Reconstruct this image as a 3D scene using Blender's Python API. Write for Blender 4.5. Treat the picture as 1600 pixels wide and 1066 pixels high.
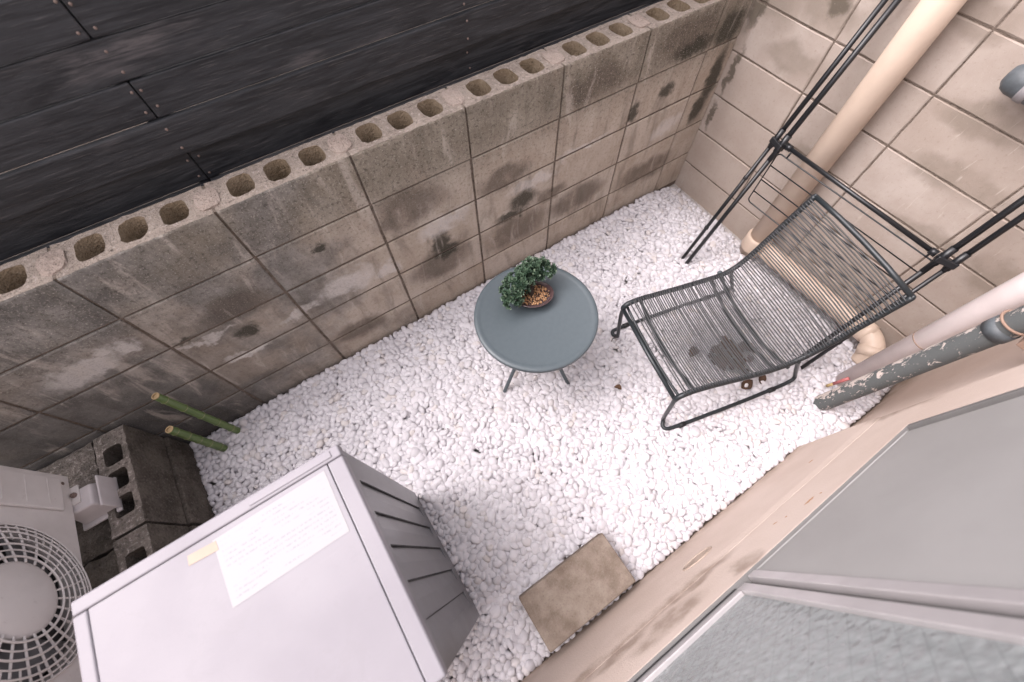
import bpy, bmesh, math, random
import numpy as np
from mathutils import Vector, Matrix, Euler
from mathutils.geometry import tessellate_polygon
for o in list(bpy.data.objects): bpy.data.objects.remove(o)
sc = bpy.context.scene
R_ = math.radians
random.seed(7); RNG = np.random.default_rng(11)

# ------------------------------------------------------------------ camera
cam_d = bpy.data.cameras.new('camera'); cam = bpy.data.objects.new('camera', cam_d)
sc.collection.objects.link(cam); sc.camera = cam
cam.matrix_world = Matrix(((0.83174, 0.498457, -0.244437, -1.96784),
                           (-0.555076, 0.738733, -0.382315, -1.14902),
                           (-0.009994, 0.453668, 0.891115, 1.79895), (0, 0, 0, 1)))
cam_d.sensor_width = 36; cam_d.lens = 14.598; cam_d.clip_start = 0.02; cam_d.clip_end = 500
cam_d.dof.use_dof = True; cam_d.dof.focus_distance = 1.65; cam_d.dof.aperture_fstop = 2.2

# ------------------------------------------------------------------ sky and sun (bright overcast)
SUN_EL, SUN_AZ = R_(56), R_(148)        # azimuth measured from +X (the far wall) towards +Y
w = bpy.data.worlds.new('World'); sc.world = w; w.use_nodes = True
nt = w.node_tree; nt.nodes.clear()
sky = nt.nodes.new('ShaderNodeTexSky'); sky.sky_type = 'NISHITA'; sky.sun_disc = False
sky.sun_elevation = SUN_EL; sky.sun_rotation = R_(90) - SUN_AZ
sky.dust_density = 4; sky.air_density = 1.0; sky.ozone_density = 1.0
hs = nt.nodes.new('ShaderNodeHueSaturation'); hs.inputs['Saturation'].default_value = 0.16
bg = nt.nodes.new('ShaderNodeBackground'); bg.inputs['Strength'].default_value = 0.15
wo = nt.nodes.new('ShaderNodeOutputWorld')
nt.links.new(sky.outputs[0], hs.inputs['Color']); tn = nt.nodes.new('ShaderNodeMix'); tn.data_type = 'RGBA'; tn.blend_type = 'MULTIPLY'; tn.inputs[0].default_value = 1; tn.inputs[7].default_value = (1.0, .935, .965, 1)
nt.links.new(hs.outputs[0], tn.inputs[6]); nt.links.new(tn.outputs[2], bg.inputs[0]); nt.links.new(bg.outputs[0], wo.inputs[0])
sd = bpy.data.lights.new('sun', 'SUN'); sd.energy = 0.6; sd.angle = R_(60); sd.color = (1.0, 0.93, 0.91)
so = bpy.data.objects.new('sun', sd); sc.collection.objects.link(so)
tosun = Vector((math.cos(SUN_EL) * math.cos(SUN_AZ), math.cos(SUN_EL) * math.sin(SUN_AZ), math.sin(SUN_EL)))
so.rotation_euler = tosun.to_track_quat('Z', 'Y').to_euler(); so.location = (-3, 2, 6)
sc.view_settings.view_transform = 'Standard'; sc.view_settings.look = 'None'
sc.view_settings.exposure = 1.6; sc.view_settings.gamma = 1.0
sc.cycles.max_bounces = 8; sc.cycles.diffuse_bounces = 4; sc.cycles.glossy_bounces = 3; sc.cycles.use_denoising = True

# ------------------------------------------------------------------ helpers
COL = sc.collection
class MB:
    def __init__(s): s.v = []; s.f = []; s.m = []
    def add(s, vs, fs, mi=0):
        n = len(s.v); s.v += [tuple(v) for v in vs]; s.f += [tuple(i + n for i in f) for f in fs]; s.m += [mi] * len(fs); return s
    def box(s, x0, x1, y0, y1, z0, z1, mi=0):
        vs = [(x, y, z) for z in (z0, z1) for y in (y0, y1) for x in (x0, x1)]
        return s.add(vs, [(0, 2, 3, 1), (4, 5, 7, 6), (0, 1, 5, 4), (2, 6, 7, 3), (0, 4, 6, 2), (1, 3, 7, 5)], mi)
    def tube(s, pts, r, n=8, caps=True, mi=0, closed=False):
        P = [Vector(p) for p in pts]; k = len(P); rs = r if isinstance(r, (list, tuple)) else [r] * k
        T = []
        for i in range(k):
            a = P[(i - 1) % k] if (i > 0 or closed) else P[i]; b = P[(i + 1) % k] if (i < k - 1 or closed) else P[i]
            T.append((b - a).normalized())
        up = Vector((0, 0, 1)) if abs(T[0].z) < .9 else Vector((1, 0, 0))
        N = (up - T[0] * up.dot(T[0])).normalized(); vs = []
        for i in range(k):
            N = (N - T[i] * N.dot(T[i])).normalized(); B = T[i].cross(N)
            for j in range(n):
                a = 2 * math.pi * j / n; vs.append(P[i] + (N * math.cos(a) + B * math.sin(a)) * rs[i])
        fs = []
        for i in range(k if closed else k - 1):
            for j in range(n):
                a = i * n + j; b = i * n + (j + 1) % n; c = ((i + 1) % k) * n + (j + 1) % n; d = ((i + 1) % k) * n + j
                fs.append((a, b, c, d))
        if caps and not closed: fs += [tuple(reversed(range(n))), tuple(range((k - 1) * n, k * n))]
        return s.add(vs, fs, mi)
    def lathe(s, prof, n=32, mi=0, sx=1, sy=1, off=(0, 0, 0)):
        k = len(prof); vs = []
        for r, z in prof:
            for j in range(n):
                a = 2 * math.pi * j / n; vs.append((off[0] + r * sx * math.cos(a), off[1] + r * sy * math.sin(a), off[2] + z))
        fs = [(i * n + j, i * n + (j + 1) % n, (i + 1) * n + (j + 1) % n, (i + 1) * n + j) for i in range(k - 1) for j in range(n)]
        if prof[0][0] > 1e-6: fs.append(tuple(reversed(range(n))))
        if prof[-1][0] > 1e-6: fs.append(tuple(range((k - 1) * n, k * n)))
        return s.add(vs, fs, mi)
    def mesh(s, name, smooth=False):
        me = bpy.data.meshes.new(name); me.from_pydata(s.v, [], s.f); me.update()
        me.polygons.foreach_set('material_index', s.m)
        if smooth: me.polygons.foreach_set('use_smooth', [True] * len(s.f))
        return me
    def build(s, name, mat, parent=None, smooth=False, bevel=0, loc=None, segs=2, angle=35):
        me = s.mesh(name, smooth)
        return put(name, me, mat, parent, bevel, loc, segs, angle)
def put(name, me, mat, parent=None, bevel=0, loc=None, segs=2, angle=35):
    for m in (mat if isinstance(mat, (list, tuple)) else [mat]):
        if len(me.materials) < (len(mat) if isinstance(mat, (list, tuple)) else 1): me.materials.append(m)
    o = bpy.data.objects.new(name, me); COL.objects.link(o)
    if loc is not None: o.location = loc
    if parent is not None: o.parent = parent
    if bevel:
        b = o.modifiers.new('bevel', 'BEVEL'); b.width = bevel; b.segments = segs; b.limit_method = 'ANGLE'; b.angle_limit = R_(angle)
    return o
def autosmooth(o):
    o.data.polygons.foreach_set('use_smooth', [True] * len(o.data.polygons))
    try: o.data.set_sharp_from_angle(angle=R_(38))
    except Exception: pass
    return o
def tag(o, label=None, cat=None, group=None, kind=None):
    if label: o['label'] = label
    if cat: o['category'] = cat
    if group: o['group'] = group
    if kind: o['kind'] = kind
    return o
def thing(name, loc, label, cat, group=None):
    o = bpy.data.objects.new(name, None); COL.objects.link(o); o.location = loc; o.empty_display_size = .1
    bpy.context.view_layer.update()
    return tag(o, label, cat, group)
def W(o, parent):
    """parent o while keeping its coordinates as world coordinates"""
    o.parent = parent; o.location = Vector(o.location) - parent.location
    return o
def sm(a, b, x): t = min(1, max(0, (x - a) / (b - a))); return t * t * (3 - 2 * t)
def catmull(P, n=8):
    P = [Vector(p) for p in P]; out = []
    for i in range(len(P) - 1):
        p0 = P[max(i - 1, 0)]; p1 = P[i]; p2 = P[i + 1]; p3 = P[min(i + 2, len(P) - 1)]
        for k in range(n):
            t = k / n
            out.append(.5 * ((2 * p1) + (p2 - p0) * t + (2 * p0 - 5 * p1 + 4 * p2 - p3) * t * t + (3 * p1 - p0 - 3 * p2 + p3) * t ** 3))
    out.append(P[-1]); return out

# ------------------------------------------------------------------ materials
class NT:
    def __init__(s, name):
        s.mat = bpy.data.materials.new(name); s.mat.use_nodes = True; s.t = s.mat.node_tree
        s.b = s.t.nodes['Principled BSDF']; s.out = s.t.nodes['Material Output']
    def n(s, typ, **kw):
        nd = s.t.nodes.new(typ)
        for k, v in kw.items():
            if k in nd.inputs.keys() if isinstance(k, str) else False: nd.inputs[k].default_value = v
            else: setattr(nd, k, v)
        return nd
    def set(s, node, key, v):
        if hasattr(v, 'is_output') or hasattr(v, 'links'): s.t.links.new(v, node.inputs[key])
        else: node.inputs[key].default_value = v
    def pos(s): return s.n('ShaderNodeNewGeometry').outputs['Position']
    def obj(s): return s.n('ShaderNodeTexCoord').outputs['Object']
    def rnd(s): return s.n('ShaderNodeObjectInfo').outputs['Random']
    def scale(s, vec, sc_):
        m = s.n('ShaderNodeMapping'); s.set(m, 'Vector', vec); m.inputs['Scale'].default_value = sc_; return m.outputs[0]
    def noise(s, vec, scale, detail=6, rough=.55, dist=0, col=False):
        nd = s.n('ShaderNodeTexNoise'); s.set(nd, 'Vector', vec); nd.inputs['Scale'].default_value = scale
        nd.inputs['Detail'].default_value = detail; nd.inputs['Roughness'].default_value = rough; nd.inputs['Distortion'].default_value = dist
        return nd.outputs['Color' if col else 'Fac']
    def ramp(s, f, a, b, lo=0.0, hi=1.0):
        nd = s.n('ShaderNodeMapRange'); nd.interpolation_type = 'SMOOTHSTEP'; s.set(nd, 'Value', f)
        nd.inputs['From Min'].default_value = a; nd.inputs['From Max'].default_value = b
        nd.inputs['To Min'].default_value = lo; nd.inputs['To Max'].default_value = hi; return nd.outputs[0]
    def math(s, op, a, b=0.0):
        nd = s.n('ShaderNodeMath'); nd.operation = op; s.set(nd, 0, a); s.set(nd, 1, b); return nd.outputs[0]
    def mix(s, f, a, b, mode='MIX'):
        nd = s.n('ShaderNodeMix'); nd.data_type = 'RGBA'; nd.blend_type = mode
        s.set(nd, 0, f); s.set(nd, 6, a if not isinstance(a, tuple) else (*a, 1)[:4]); s.set(nd, 7, b if not isinstance(b, tuple) else (*b, 1)[:4]); return nd.outputs[2]
    def bump(s, h, strength=.3, dist=.01):
        nd = s.n('ShaderNodeBump'); s.set(nd, 'Height', h); nd.inputs['Strength'].default_value = strength; nd.inputs['Distance'].default_value = dist
        s.t.links.new(nd.outputs[0], s.b.inputs['Normal']); return nd
    def sep(s, v):
        nd = s.n('ShaderNodeSeparateXYZ'); s.set(nd, 0, v); return nd.outputs
    def fin(s, col=None, rough=None, metal=None, spec=None):
        if col is not None: s.set(s.b, 'Base Color', (*col, 1) if isinstance(col, tuple) else col)
        if rough is not None: s.set(s.b, 'Roughness', rough)
        if metal is not None: s.b.inputs['Metallic'].default_value = metal
        if spec is not None: s.b.inputs['Specular IOR Level'].default_value = spec
        return s.mat
def plain(name, col, rough=.5, metal=0, spec=.5, wear=.12, bump=.05, scale=60):
    t = NT(name); P = t.pos(); f = t.noise(P, scale * .2, 5); g = t.noise(P, scale, 3)
    c = t.mix(t.ramp(f, .3, .75, 0, 1), col, tuple(x * (1 - wear) for x in col)); t.bump(g, bump, .002)
    return t.fin(c, t.ramp(f, .2, .8, rough * .85, min(1, rough * 1.15)), metal, spec)

def stains(t, P, warp, lst, ax):
    """union of soft blots on a wall: (u, z, ru, rz); ax 'x' or 'y' is the wall's long axis"""
    cur = None
    for (u, z, ru, rz) in lst:
        sub = t.n('ShaderNodeVectorMath'); sub.operation = 'SUBTRACT'; t.set(sub, 0, warp); sub.inputs[1].default_value = (u, 0, z) if ax == 'x' else (0, u, z)
        mul = t.n('ShaderNodeVectorMath'); mul.operation = 'MULTIPLY'; t.set(mul, 0, sub.outputs[0]); mul.inputs[1].default_value = (1 / ru, 0, 1 / rz) if ax == 'x' else (0, 1 / ru, 1 / rz)
        ln = t.n('ShaderNodeVectorMath'); ln.operation = 'LENGTH'; t.set(ln, 0, mul.outputs[0])
        m = t.ramp(ln.outputs['Value'], 1.22, .5)
        cur = m if cur is None else t.math('MAXIMUM', cur, m)
    return cur
def warp_of(t, P, scale, amt):
    c = t.noise(P, scale, 4, .6, col=True)
    a = t.n('ShaderNodeVectorMath'); a.operation = 'SUBTRACT'; t.set(a, 0, c); a.inputs[1].default_value = (.5, .5, .5)
    b = t.n('ShaderNodeVectorMath'); b.operation = 'SCALE'; t.set(b, 0, a.outputs[0]); b.inputs['Scale'].default_value = amt
    d = t.n('ShaderNodeVectorMath'); d.operation = 'ADD'; t.set(d, 0, P); t.set(d, 1, b.outputs[0]); return d.outputs[0]

def mat_wall_blocks():
    t = NT('weathered_block'); P = t.pos(); x, y, z = t.sep(P)
    big = t.noise(P, 2.6, 5, .6); mid = t.noise(P, 9, 6, .65); fine = t.noise(P, 75, 6, .75); grit = t.noise(P, 190, 3, .8); drip = t.noise(t.scale(P, (1, 1, .22)), 14, 6, .65, .6)
    tan = t.mix(t.ramp(mid, .3, .7), (.44, .37, .305), (.55, .485, .42))
    tan = t.mix(t.math('MULTIPLY', t.rnd(), .45), tan, (.36, .285, .215))
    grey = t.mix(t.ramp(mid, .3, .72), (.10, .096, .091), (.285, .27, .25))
    olive = t.mix(t.ramp(mid, .35, .7), (.15, .132, .10), (.32, .283, .228))
    # weathering: algae and painted-in shade darken the left end, dirt along the top course
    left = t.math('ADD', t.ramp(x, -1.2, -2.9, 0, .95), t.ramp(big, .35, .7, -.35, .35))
    top = t.math('MULTIPLY', t.ramp(z, .60, .86), t.ramp(mid, .25, .62, .55, 1))
    c = t.mix(t.ramp(top, 0, 1, 0, .88), tan, olive)
    c = t.mix(t.ramp(left, 0.15, .95, 0, .9), c, grey); c = t.mix(t.math('MULTIPLY', t.ramp(x, -2.2, -3.0, 0, .75), t.ramp(z, .75, .1)), c, (.05, .052, .056))  # second mix paints dim bluish shade into the lower left
    wp = warp_of(t, P, 9, .12)
    damp = stains(t, P, wp, [(-1.67, .67, .16, .10), (-.82, .83, .18, .08), (-.83, .26, .19, .085), (-.36, .2, .2, .09), (-2.06, .15, .14, .07), (-1.2, .26, .19, .11), (-1.6, .3, .17, .09), (-1.25, .6, .13, .06), (-.35, .86, .2, .09), (-1.0, .38, .1, .05), (-2.35, .6, .14, .07)], 'x')
    c = t.mix(t.math('MULTIPLY', t.math('MULTIPLY', damp, t.ramp(mid, .3, .55, .55, 1)), .74), c, (.10, .077, .06))
    white = stains(t, P, warp_of(t, P, 14, .16), [(-2.80, .63, .10, .05), (-2.68, .66, .06, .035), (-1.99, .46, .13, .055), (-1.83, .42, .06, .04), (-1.56, .52, .13, .05), (-.83, .56, .14, .022), (-2.5, .52, .10, .02), (-1.1, .5, .14, .03), (-.3, .44, .1, .05), (-2.2, .43, .08, .03), (-2.45, .36, .08, .025)], 'x')
    c = t.mix(t.math('MULTIPLY', t.math('MULTIPLY', white, t.ramp(fine, .35, .6, .45, 1)), .85), c, (.66, .62, .59))
    dark = stains(t, P, warp_of(t, P, 22, .08), [(-2.38, .465, .045, .045), (-1.58, .41, .05, .085), (-1.56, .36, .07, .05), (-1.16, .43, .085, .055), (-1.22, .37, .09, .035), (-.57, .61, .032, .055), (-.39, .65, .045, .045), (-.10, .46, .05, .09), (-.07, .6, .05, .14), (-.1, .82, .09, .08), (-2.01, .68, .03, .02), (-2.55, .56, .03, .02), (-.3, .8, .13, .04)], 'x')
    c = t.mix(t.math('MULTIPLY', dark, .88), c, (.038, .036, .026))
    c = t.mix(t.ramp(drip, .50, .68, 0, .36), c, (.10, .088, .07)); c = t.mix(t.ramp(drip, .46, .32, 0, .5), c, (.56, .50, .44))
    up = t.math('MULTIPLY', t.ramp(z, .45, .9, .35, 1), 1.0)
    c = t.mix(t.math('MULTIPLY', t.ramp(fine, .50, .64, 0, .65), up), c, (.06, .052, .042)); c = t.mix(t.math('MULTIPLY', t.ramp(grit, .56, .68, 0, .7), up), c, (.55, .5, .44))
    h = t.math('ADD', t.math('MULTIPLY', fine, .6), t.math('MULTIPLY', grit, .4)); t.bump(h, .7, .006)
    return t.fin(c, .93, spec=.25)
def mat_far_blocks():
    t = NT('tan_block'); P = t.pos(); x, y, z = t.sep(P)
    mid = t.noise(P, 7, 6, .6); fine = t.noise(P, 80, 6, .72); grit = t.noise(P, 210, 3, .8); big = t.noise(P, 2, 4)
    c = t.mix(t.ramp(mid, .3, .7), (.385, .322, .277), (.45, .39, .345))
    c = t.mix(t.math('MULTIPLY', t.rnd(), .4), c, (.335, .27, .222))
    wp = warp_of(t, P, 8, .13)
    damp = stains(t, P, wp, [(-.31, .97, .14, .07), (-.28, .78, .16, .06), (-1.10, .5, .16, .05), (-1.05, .72, .2, .07), (-1.4, .52, .12, .1), (-.95, .9, .15, .05), (-.75, 1.12, .12, .06), (-.12, .95, .13, .12), (-.55, .5, .1, .05)], 'y')
    c = t.mix(t.math('MULTIPLY', t.math('MULTIPLY', damp, t.ramp(mid, .3, .6, .3, 1)), .6), c, (.19, .155, .12))
    dk = stains(t, P, warp_of(t, P, 20, .09), [(-.33, 1.0, .05, .05), (-.04, .62, .018, .12), (-.03, .9, .03, .12), (-.03, .4, .015, .08)], 'y')
    c = t.mix(t.math('MULTIPLY', dk, .8), c, (.09, .075, .055))
    wh = t.noise(t.scale(P, (1, 9, 1.3)), 5, 6, .6, 1.0)
    c = t.mix(t.math('MULTIPLY', t.ramp(wh, .62, .72, 0, .35), t.ramp(y, -.7, -.95)), c, (.64, .57, .5))
    c = t.mix(t.ramp(fine, .54, .72, 0, .34), c, (.2, .15, .11)); c = t.mix(t.ramp(grit, .63, .75, 0, .35), c, (.68, .6, .53))
    t.bump(t.math('ADD', t.math('MULTIPLY', fine, .6), t.math('MULTIPLY', grit, .4)), .45, .003)
    return t.fin(c, .93, spec=.25)
def mat_rough_concrete(name, a, b, speck=(.5, .46, .43), grain=95, rel=.9, amt=.7):
    t = NT(name); P = t.pos(); mid = t.noise(P, 12, 5); fine = t.noise(P, grain, 5, .75)
    v = t.n('ShaderNodeTexVoronoi'); t.set(v, 'Vector', P); v.inputs['Scale'].default_value = 190
    c = t.mix(t.ramp(mid, .3, .7), a, b); c = t.mix(t.ramp(fine, .52, .68, 0, amt), c, speck); c = t.mix(t.ramp(fine, .46, .33, 0, amt), c, tuple(k * .35 for k in a))
    t.bump(t.math('ADD', t.math('MULTIPLY', fine, .8), t.math('MULTIPLY', v.outputs['Distance'], .4)), rel, .008)
    return t.fin(c, .95, spec=.2)
def mat_wood():
    t = NT('charred_plank'); P = t.pos(); r = t.rnd()
    off = t.n('ShaderNodeCombineXYZ'); t.set(off, 0, t.math('MULTIPLY', r, 31.0)); t.set(off, 2, t.math('MULTIPLY', r, 17.0))
    ad = t.n('ShaderNodeVectorMath'); ad.operation = 'ADD'; t.set(ad, 0, P); t.set(ad, 1, off.outputs[0]); Q = ad.outputs[0]
    g = t.noise(t.scale(Q, (1.0, 8, 13)), 2.6, 8, .66, 2.2); f = t.noise(t.scale(Q, (4, 60, 110)), 3, 4, .6); b = t.noise(t.scale(Q, (1, 2, 3.2)), 2.6, 4)
    kn = t.n('ShaderNodeTexVoronoi'); t.set(kn, 'Vector', t.scale(Q, (1, 1, 2.2))); kn.inputs['Scale'].default_value = 3.1
    c = t.mix(t.ramp(g, .3, .7), (.012, .013, .0155), (.040, .042, .047))
    c = t.mix(t.math('MULTIPLY', t.ramp(b, .55, .75, 0, .6), t.ramp(g, .38, .62)), c, (.19, .17, .168))
    c = t.mix(t.math('MULTIPLY', t.ramp(r, .6, .95, 0, .35), t.ramp(g, .3, .7)), c, (.17, .153, .15))
    c = t.mix(t.ramp(kn.outputs['Distance'], .10, .05, 0, .8), c, (.008, .008, .009))
    c = t.mix(t.ramp(f, .56, .72, 0, .42), c, (.14, .13, .128)); c = t.mix(t.ramp(f, .44, .3, 0, .5), c, (.008, .009, .011))
    t.bump(t.math('ADD', t.math('MULTIPLY', g, .6), t.math('MULTIPLY', f, .4)), .5, .004)
    return t.fin(c, t.ramp(g, .3, .7, .42, .62), spec=.45)
def mat_pebble():
    t = NT('white_pebble')
    at = t.n('ShaderNodeAttribute'); at.attribute_name = 'tint'; f = t.n('ShaderNodeSeparateColor'); t.set(f, 0, at.outputs['Color'])
    P = t.pos(); v = t.noise(P, 45, 5, .6); s = t.noise(P, 260, 3, .7)
    c = t.mix(t.ramp(f.outputs[0], 0, 1), (.645, .626, .65), (.555, .538, .56))
    c = t.mix(t.ramp(f.outputs[1], .88, 1.0, 0, .5), c, (.58, .52, .47))
    c = t.mix(t.ramp(v, .6, .75, 0, .22), c, (.50, .475, .46))
    t.bump(s, .18, .0015)
    t.b.inputs['Subsurface Weight'].default_value = .0
    return t.fin(c, .62, spec=.35)
def mat_stucco():
    t = NT('beige_stucco'); P = t.pos(); x, y, z = t.sep(P); big = t.noise(P, 3.5, 5); fine = t.noise(P, 190, 4, .65); mid = t.noise(P, 16, 5)
    c = t.mix(t.ramp(big, .35, .7), (.64, .535, .47), (.58, .475, .41))
    wp = warp_of(t, P, 7, .14)
    d = stains(t, P, wp, [(-1.62, .45, .16, .05), (-1.75, .55, .14, .06), (-1.9, .45, .2, .06), (-.72, .5, .05, .2), (-1.5, .6, .05, .06)], 'x')
    c = t.mix(t.math('MULTIPLY', d, t.ramp(mid, .35, .65, .35, .75)), c, (.27, .20, .155))
    rust = stains(t, P, warp_of(t, P, 60, .02), [(-1.23, .58, .022, .006), (-1.2, .595, .006, .006), (-1.33, .53, .006, .005), (-1.3, .55, .005, .004), (-.95, .3, .01, .006)], 'x')
    c = t.mix(t.math('MULTIPLY', rust, .8), c, (.42, .17, .04))
    low = t.math('MULTIPLY', t.ramp(z, .14, -.02), t.ramp(mid, .3, .65, .3, .8)); c = t.mix(low, c, (.33, .25, .19))
    t.bump(t.math('ADD', t.math('MULTIPLY', fine, .7), t.math('MULTIPLY', mid, .5)), .5, .005)
    return t.fin(c, .9, spec=.25)
def mat_peel():
    t = NT('peeling_paint'); P = t.pos(); n = t.noise(t.scale(P, (1, 1, .5)), 52, 7, .7, .5); x, y, z = t.sep(P); f = t.noise(P, 180, 3)
    side = t.math('SUBTRACT', t.ramp(t.math('SUBTRACT', x, t.math('MULTIPLY', y, -.55)), -1.318, -1.243, -.10, .24), t.ramp(z, .0, .9, 0, .06))      # paint survives on the side turned to the house
    n = t.math('ADD', .5, t.math('MULTIPLY', t.math('SUBTRACT', n, .5), 2.0)); m = t.ramp(t.math('ADD', n, side), .56, .60)
    c = t.mix(m, (.105, .113, .112), (.58, .51, .465)); c = t.mix(t.ramp(f, .6, .75, 0, .3), c, (.3, .26, .22))
    t.bump(t.math('ADD', t.math('MULTIPLY', m, -.6), t.math('MULTIPLY', f, .2)), .6, .004)
    return t.fin(c, .75, spec=.3)
def mat_pattern_glass():
    t = NT('wired_pattern_glass'); P = t.pos(); a = t.noise(P, 55, 3, .5, .6)
    v = t.n('ShaderNodeTexVoronoi'); t.set(v, 'Vector', P); v.inputs['Scale'].default_value = 60; v.feature = 'SMOOTH_F1'
    x, y, z = t.sep(P)
    def wire(k, s): return t.math('LESS_THAN', t.math('ABSOLUTE', t.math('SUBTRACT', t.math('FRACT', t.math('MULTIPLY', t.math('ADD', x, t.math('MULTIPLY', z, k)), s)), .5)), .03)
    wr = t.math('MAXIMUM', wire(1, 22), wire(-1, 22))
    c = t.mix(t.ramp(v.outputs['Distance'], .1, .6), (.44, .455, .455), (.35, .37, .368)); c = t.mix(t.math('MULTIPLY', wr, .35), c, (.15, .16, .16))
    t.bump(t.math('ADD', t.math('MULTIPLY', a, .6), v.outputs['Distance']), .75, .006); t.fin(c, .06, spec=1.0)
    tr = t.n('ShaderNodeBsdfTransparent'); tr.inputs[0].default_value = (.80, .86, .85, 1); mx = t.n('ShaderNodeMixShader')
    t.set(mx, 0, t.ramp(t.math('ADD', a, v.outputs['Distance']), .5, 1.2, .5, .3)); t.t.links.new(t.b.outputs[0], mx.inputs[1]); t.t.links.new(tr.outputs[0], mx.inputs[2]); t.t.links.new(mx.outputs[0], t.out.inputs[0])
    return t.mat
def mat_screen():
    t = NT('insect_screen'); P = t.pos(); x, y, z = t.sep(P); n = t.noise(P, 4, 4)
    def line(a, s): return t.ramp(t.math('ABSOLUTE', t.math('SUBTRACT', t.math('FRACT', t.math('MULTIPLY', a, s)), .5)), .18, .32)
    m = t.math('MAXIMUM', line(x, 420), line(z, 420))
    c = t.mix(t.ramp(n, .3, .7), (.33, .322, .312), (.365, .356, .346))
    t.bump(m, .3, .0008); t.set(t.b, 'Alpha', t.ramp(m, 0, 1, .72, 1.0))
    return t.fin(c, .6, spec=.35)
def mat_sticker():
    t = NT('notice_paper'); P = t.obj(); x, y, z = t.sep(P)
    ln = t.math('FRACT', t.math('MULTIPLY', y, 95)); n = t.noise(t.scale(P, (260, 95, 1)), 1, 2, .7); blk = t.noise(t.scale(P, (14, 30, 1)), 1, 2)
    m = t.math('MULTIPLY', t.ramp(ln, .30, .42), t.ramp(ln, .8, .68)); m = t.math('MULTIPLY', m, t.ramp(n, .45, .55)); m = t.math('MULTIPLY', m, t.ramp(blk, .42, .52))
    inside = t.math('MULTIPLY', t.ramp(t.math('ABSOLUTE', x), .112, .108), t.ramp(t.math('ABSOLUTE', y), .064, .060))
    m = t.math('MULTIPLY', m, inside)
    return t.fin(t.mix(t.math('MULTIPLY', m, .28), (.34, .332, .34), (.13, .13, .18)), .6, spec=.3)
def mat_bamboo():
    t = NT('green_bamboo'); P = t.obj(); x, y, z = t.sep(P); n = t.noise(t.scale(P, (40, 40, 6)), 1, 5)
    c = t.mix(t.ramp(n, .3, .7), (.085, .15, .042), (.13, .20, .065)); c = t.mix(t.math('MULTIPLY', t.noise(P, 9, 3), .5), c, (.14, .17, .07))
    return t.fin(c, .38, spec=.5)
def mat_leafy():
    t = NT('succulent_leaf'); at = t.n('ShaderNodeAttribute'); at.attribute_name = 'tint'; f = t.n('ShaderNodeSeparateColor'); t.set(f, 0, at.outputs['Color'])
    c = t.mix(f.outputs[0], (.016, .040, .024), (.12, .19, .12)); c = t.mix(t.ramp(f.outputs[1], .8, 1), c, (.17, .225, .15))
    t.b.inputs['Subsurface Weight'].default_value = 0
    return t.fin(c, .42, spec=.45)
def mat_dead():
    t = NT('dead_leaf'); P = t.pos(); r = t.rnd(); n = t.noise(P, 60, 4)
    c = t.mix(t.ramp(n, .3, .7), (.085, .045, .028), (.03, .02, .015)); c = t.mix(t.math('MULTIPLY', r, .7), c, (.14, .08, .048)); t.bump(n, .5, .003)
    return t.fin(c, .75, spec=.3)
def mat_orange_stone():
    t = NT('potting_stone'); at = t.n('ShaderNodeAttribute'); at.attribute_name = 'tint'; f = t.n('ShaderNodeSeparateColor'); t.set(f, 0, at.outputs['Color'])
    c = t.mix(f.outputs[0], (.26, .115, .04), (.48, .29, .155)); c = t.mix(t.ramp(f.outputs[1], .74, .8), c, (.035, .022, .018))
    return t.fin(c, .6)
def mat_lid():
    t = NT('silver_paint'); P = t.pos(); n = t.noise(P, 3, 5); s = t.noise(P, 300, 2, .7); sc2 = t.noise(t.scale(P, (3, 40, 1)), 3, 5, .7)
    c = t.mix(t.ramp(n, .35, .7), (.25, .236, .256), (.222, .208, .229)); wm = t.noise(P, 11, 7, .7, 1.2); c = t.mix(t.ramp(s, .62, .74, 0, .3), c, (.2, .185, .185)); c = t.mix(t.ramp(wm, .54, .60, 0, .10), c, (.19, .175, .185)); c = t.mix(t.ramp(sc2, .62, .7, 0, .04), c, (.45, .43, .45)); t.bump(s, .06, .0008)
    return t.fin(c, t.ramp(n, .3, .7, .46, .52), 0.0, .35)
def mat_side():  # louvred side, toned a darker grey than the lid
    t = NT('dark_side_metal'); P = t.pos(); n = t.noise(t.scale(P, (1, 1, .5)), 7, 5, .6); s = t.noise(P, 260, 2, .7)
    c = t.mix(t.ramp(n, .3, .7), (.13, .13, .138), (.18, .176, .18)); c = t.mix(t.ramp(s, .68, .75, 0, .4), c, (.3, .28, .27)); t.bump(n, .12, .006)
    return t.fin(c, t.ramp(n, .3, .7, .30, .42), .8, .5)
def mat_ac():
    t = NT('ivory_casing'); P = t.pos(); n = t.noise(P, 8, 5); d = t.noise(P, 50, 4, .7)
    c = t.mix(t.ramp(n, .35, .7), (.68, .64, .62), (.60, .56, .54)); c = t.mix(t.ramp(d, .6, .75, 0, .3), c, (.33, .28, .25)); t.bump(d, .08, .002)
    return t.fin(c, .5)
def mat_soil():
    t = NT('earth'); P = t.pos(); n = t.noise(P, 20, 6, .65); c = t.mix(t.ramp(n, .3, .7), (.16, .12, .095), (.28, .23, .19)); t.bump(n, .8, .02); return t.fin(c, .95, spec=.2)
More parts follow.
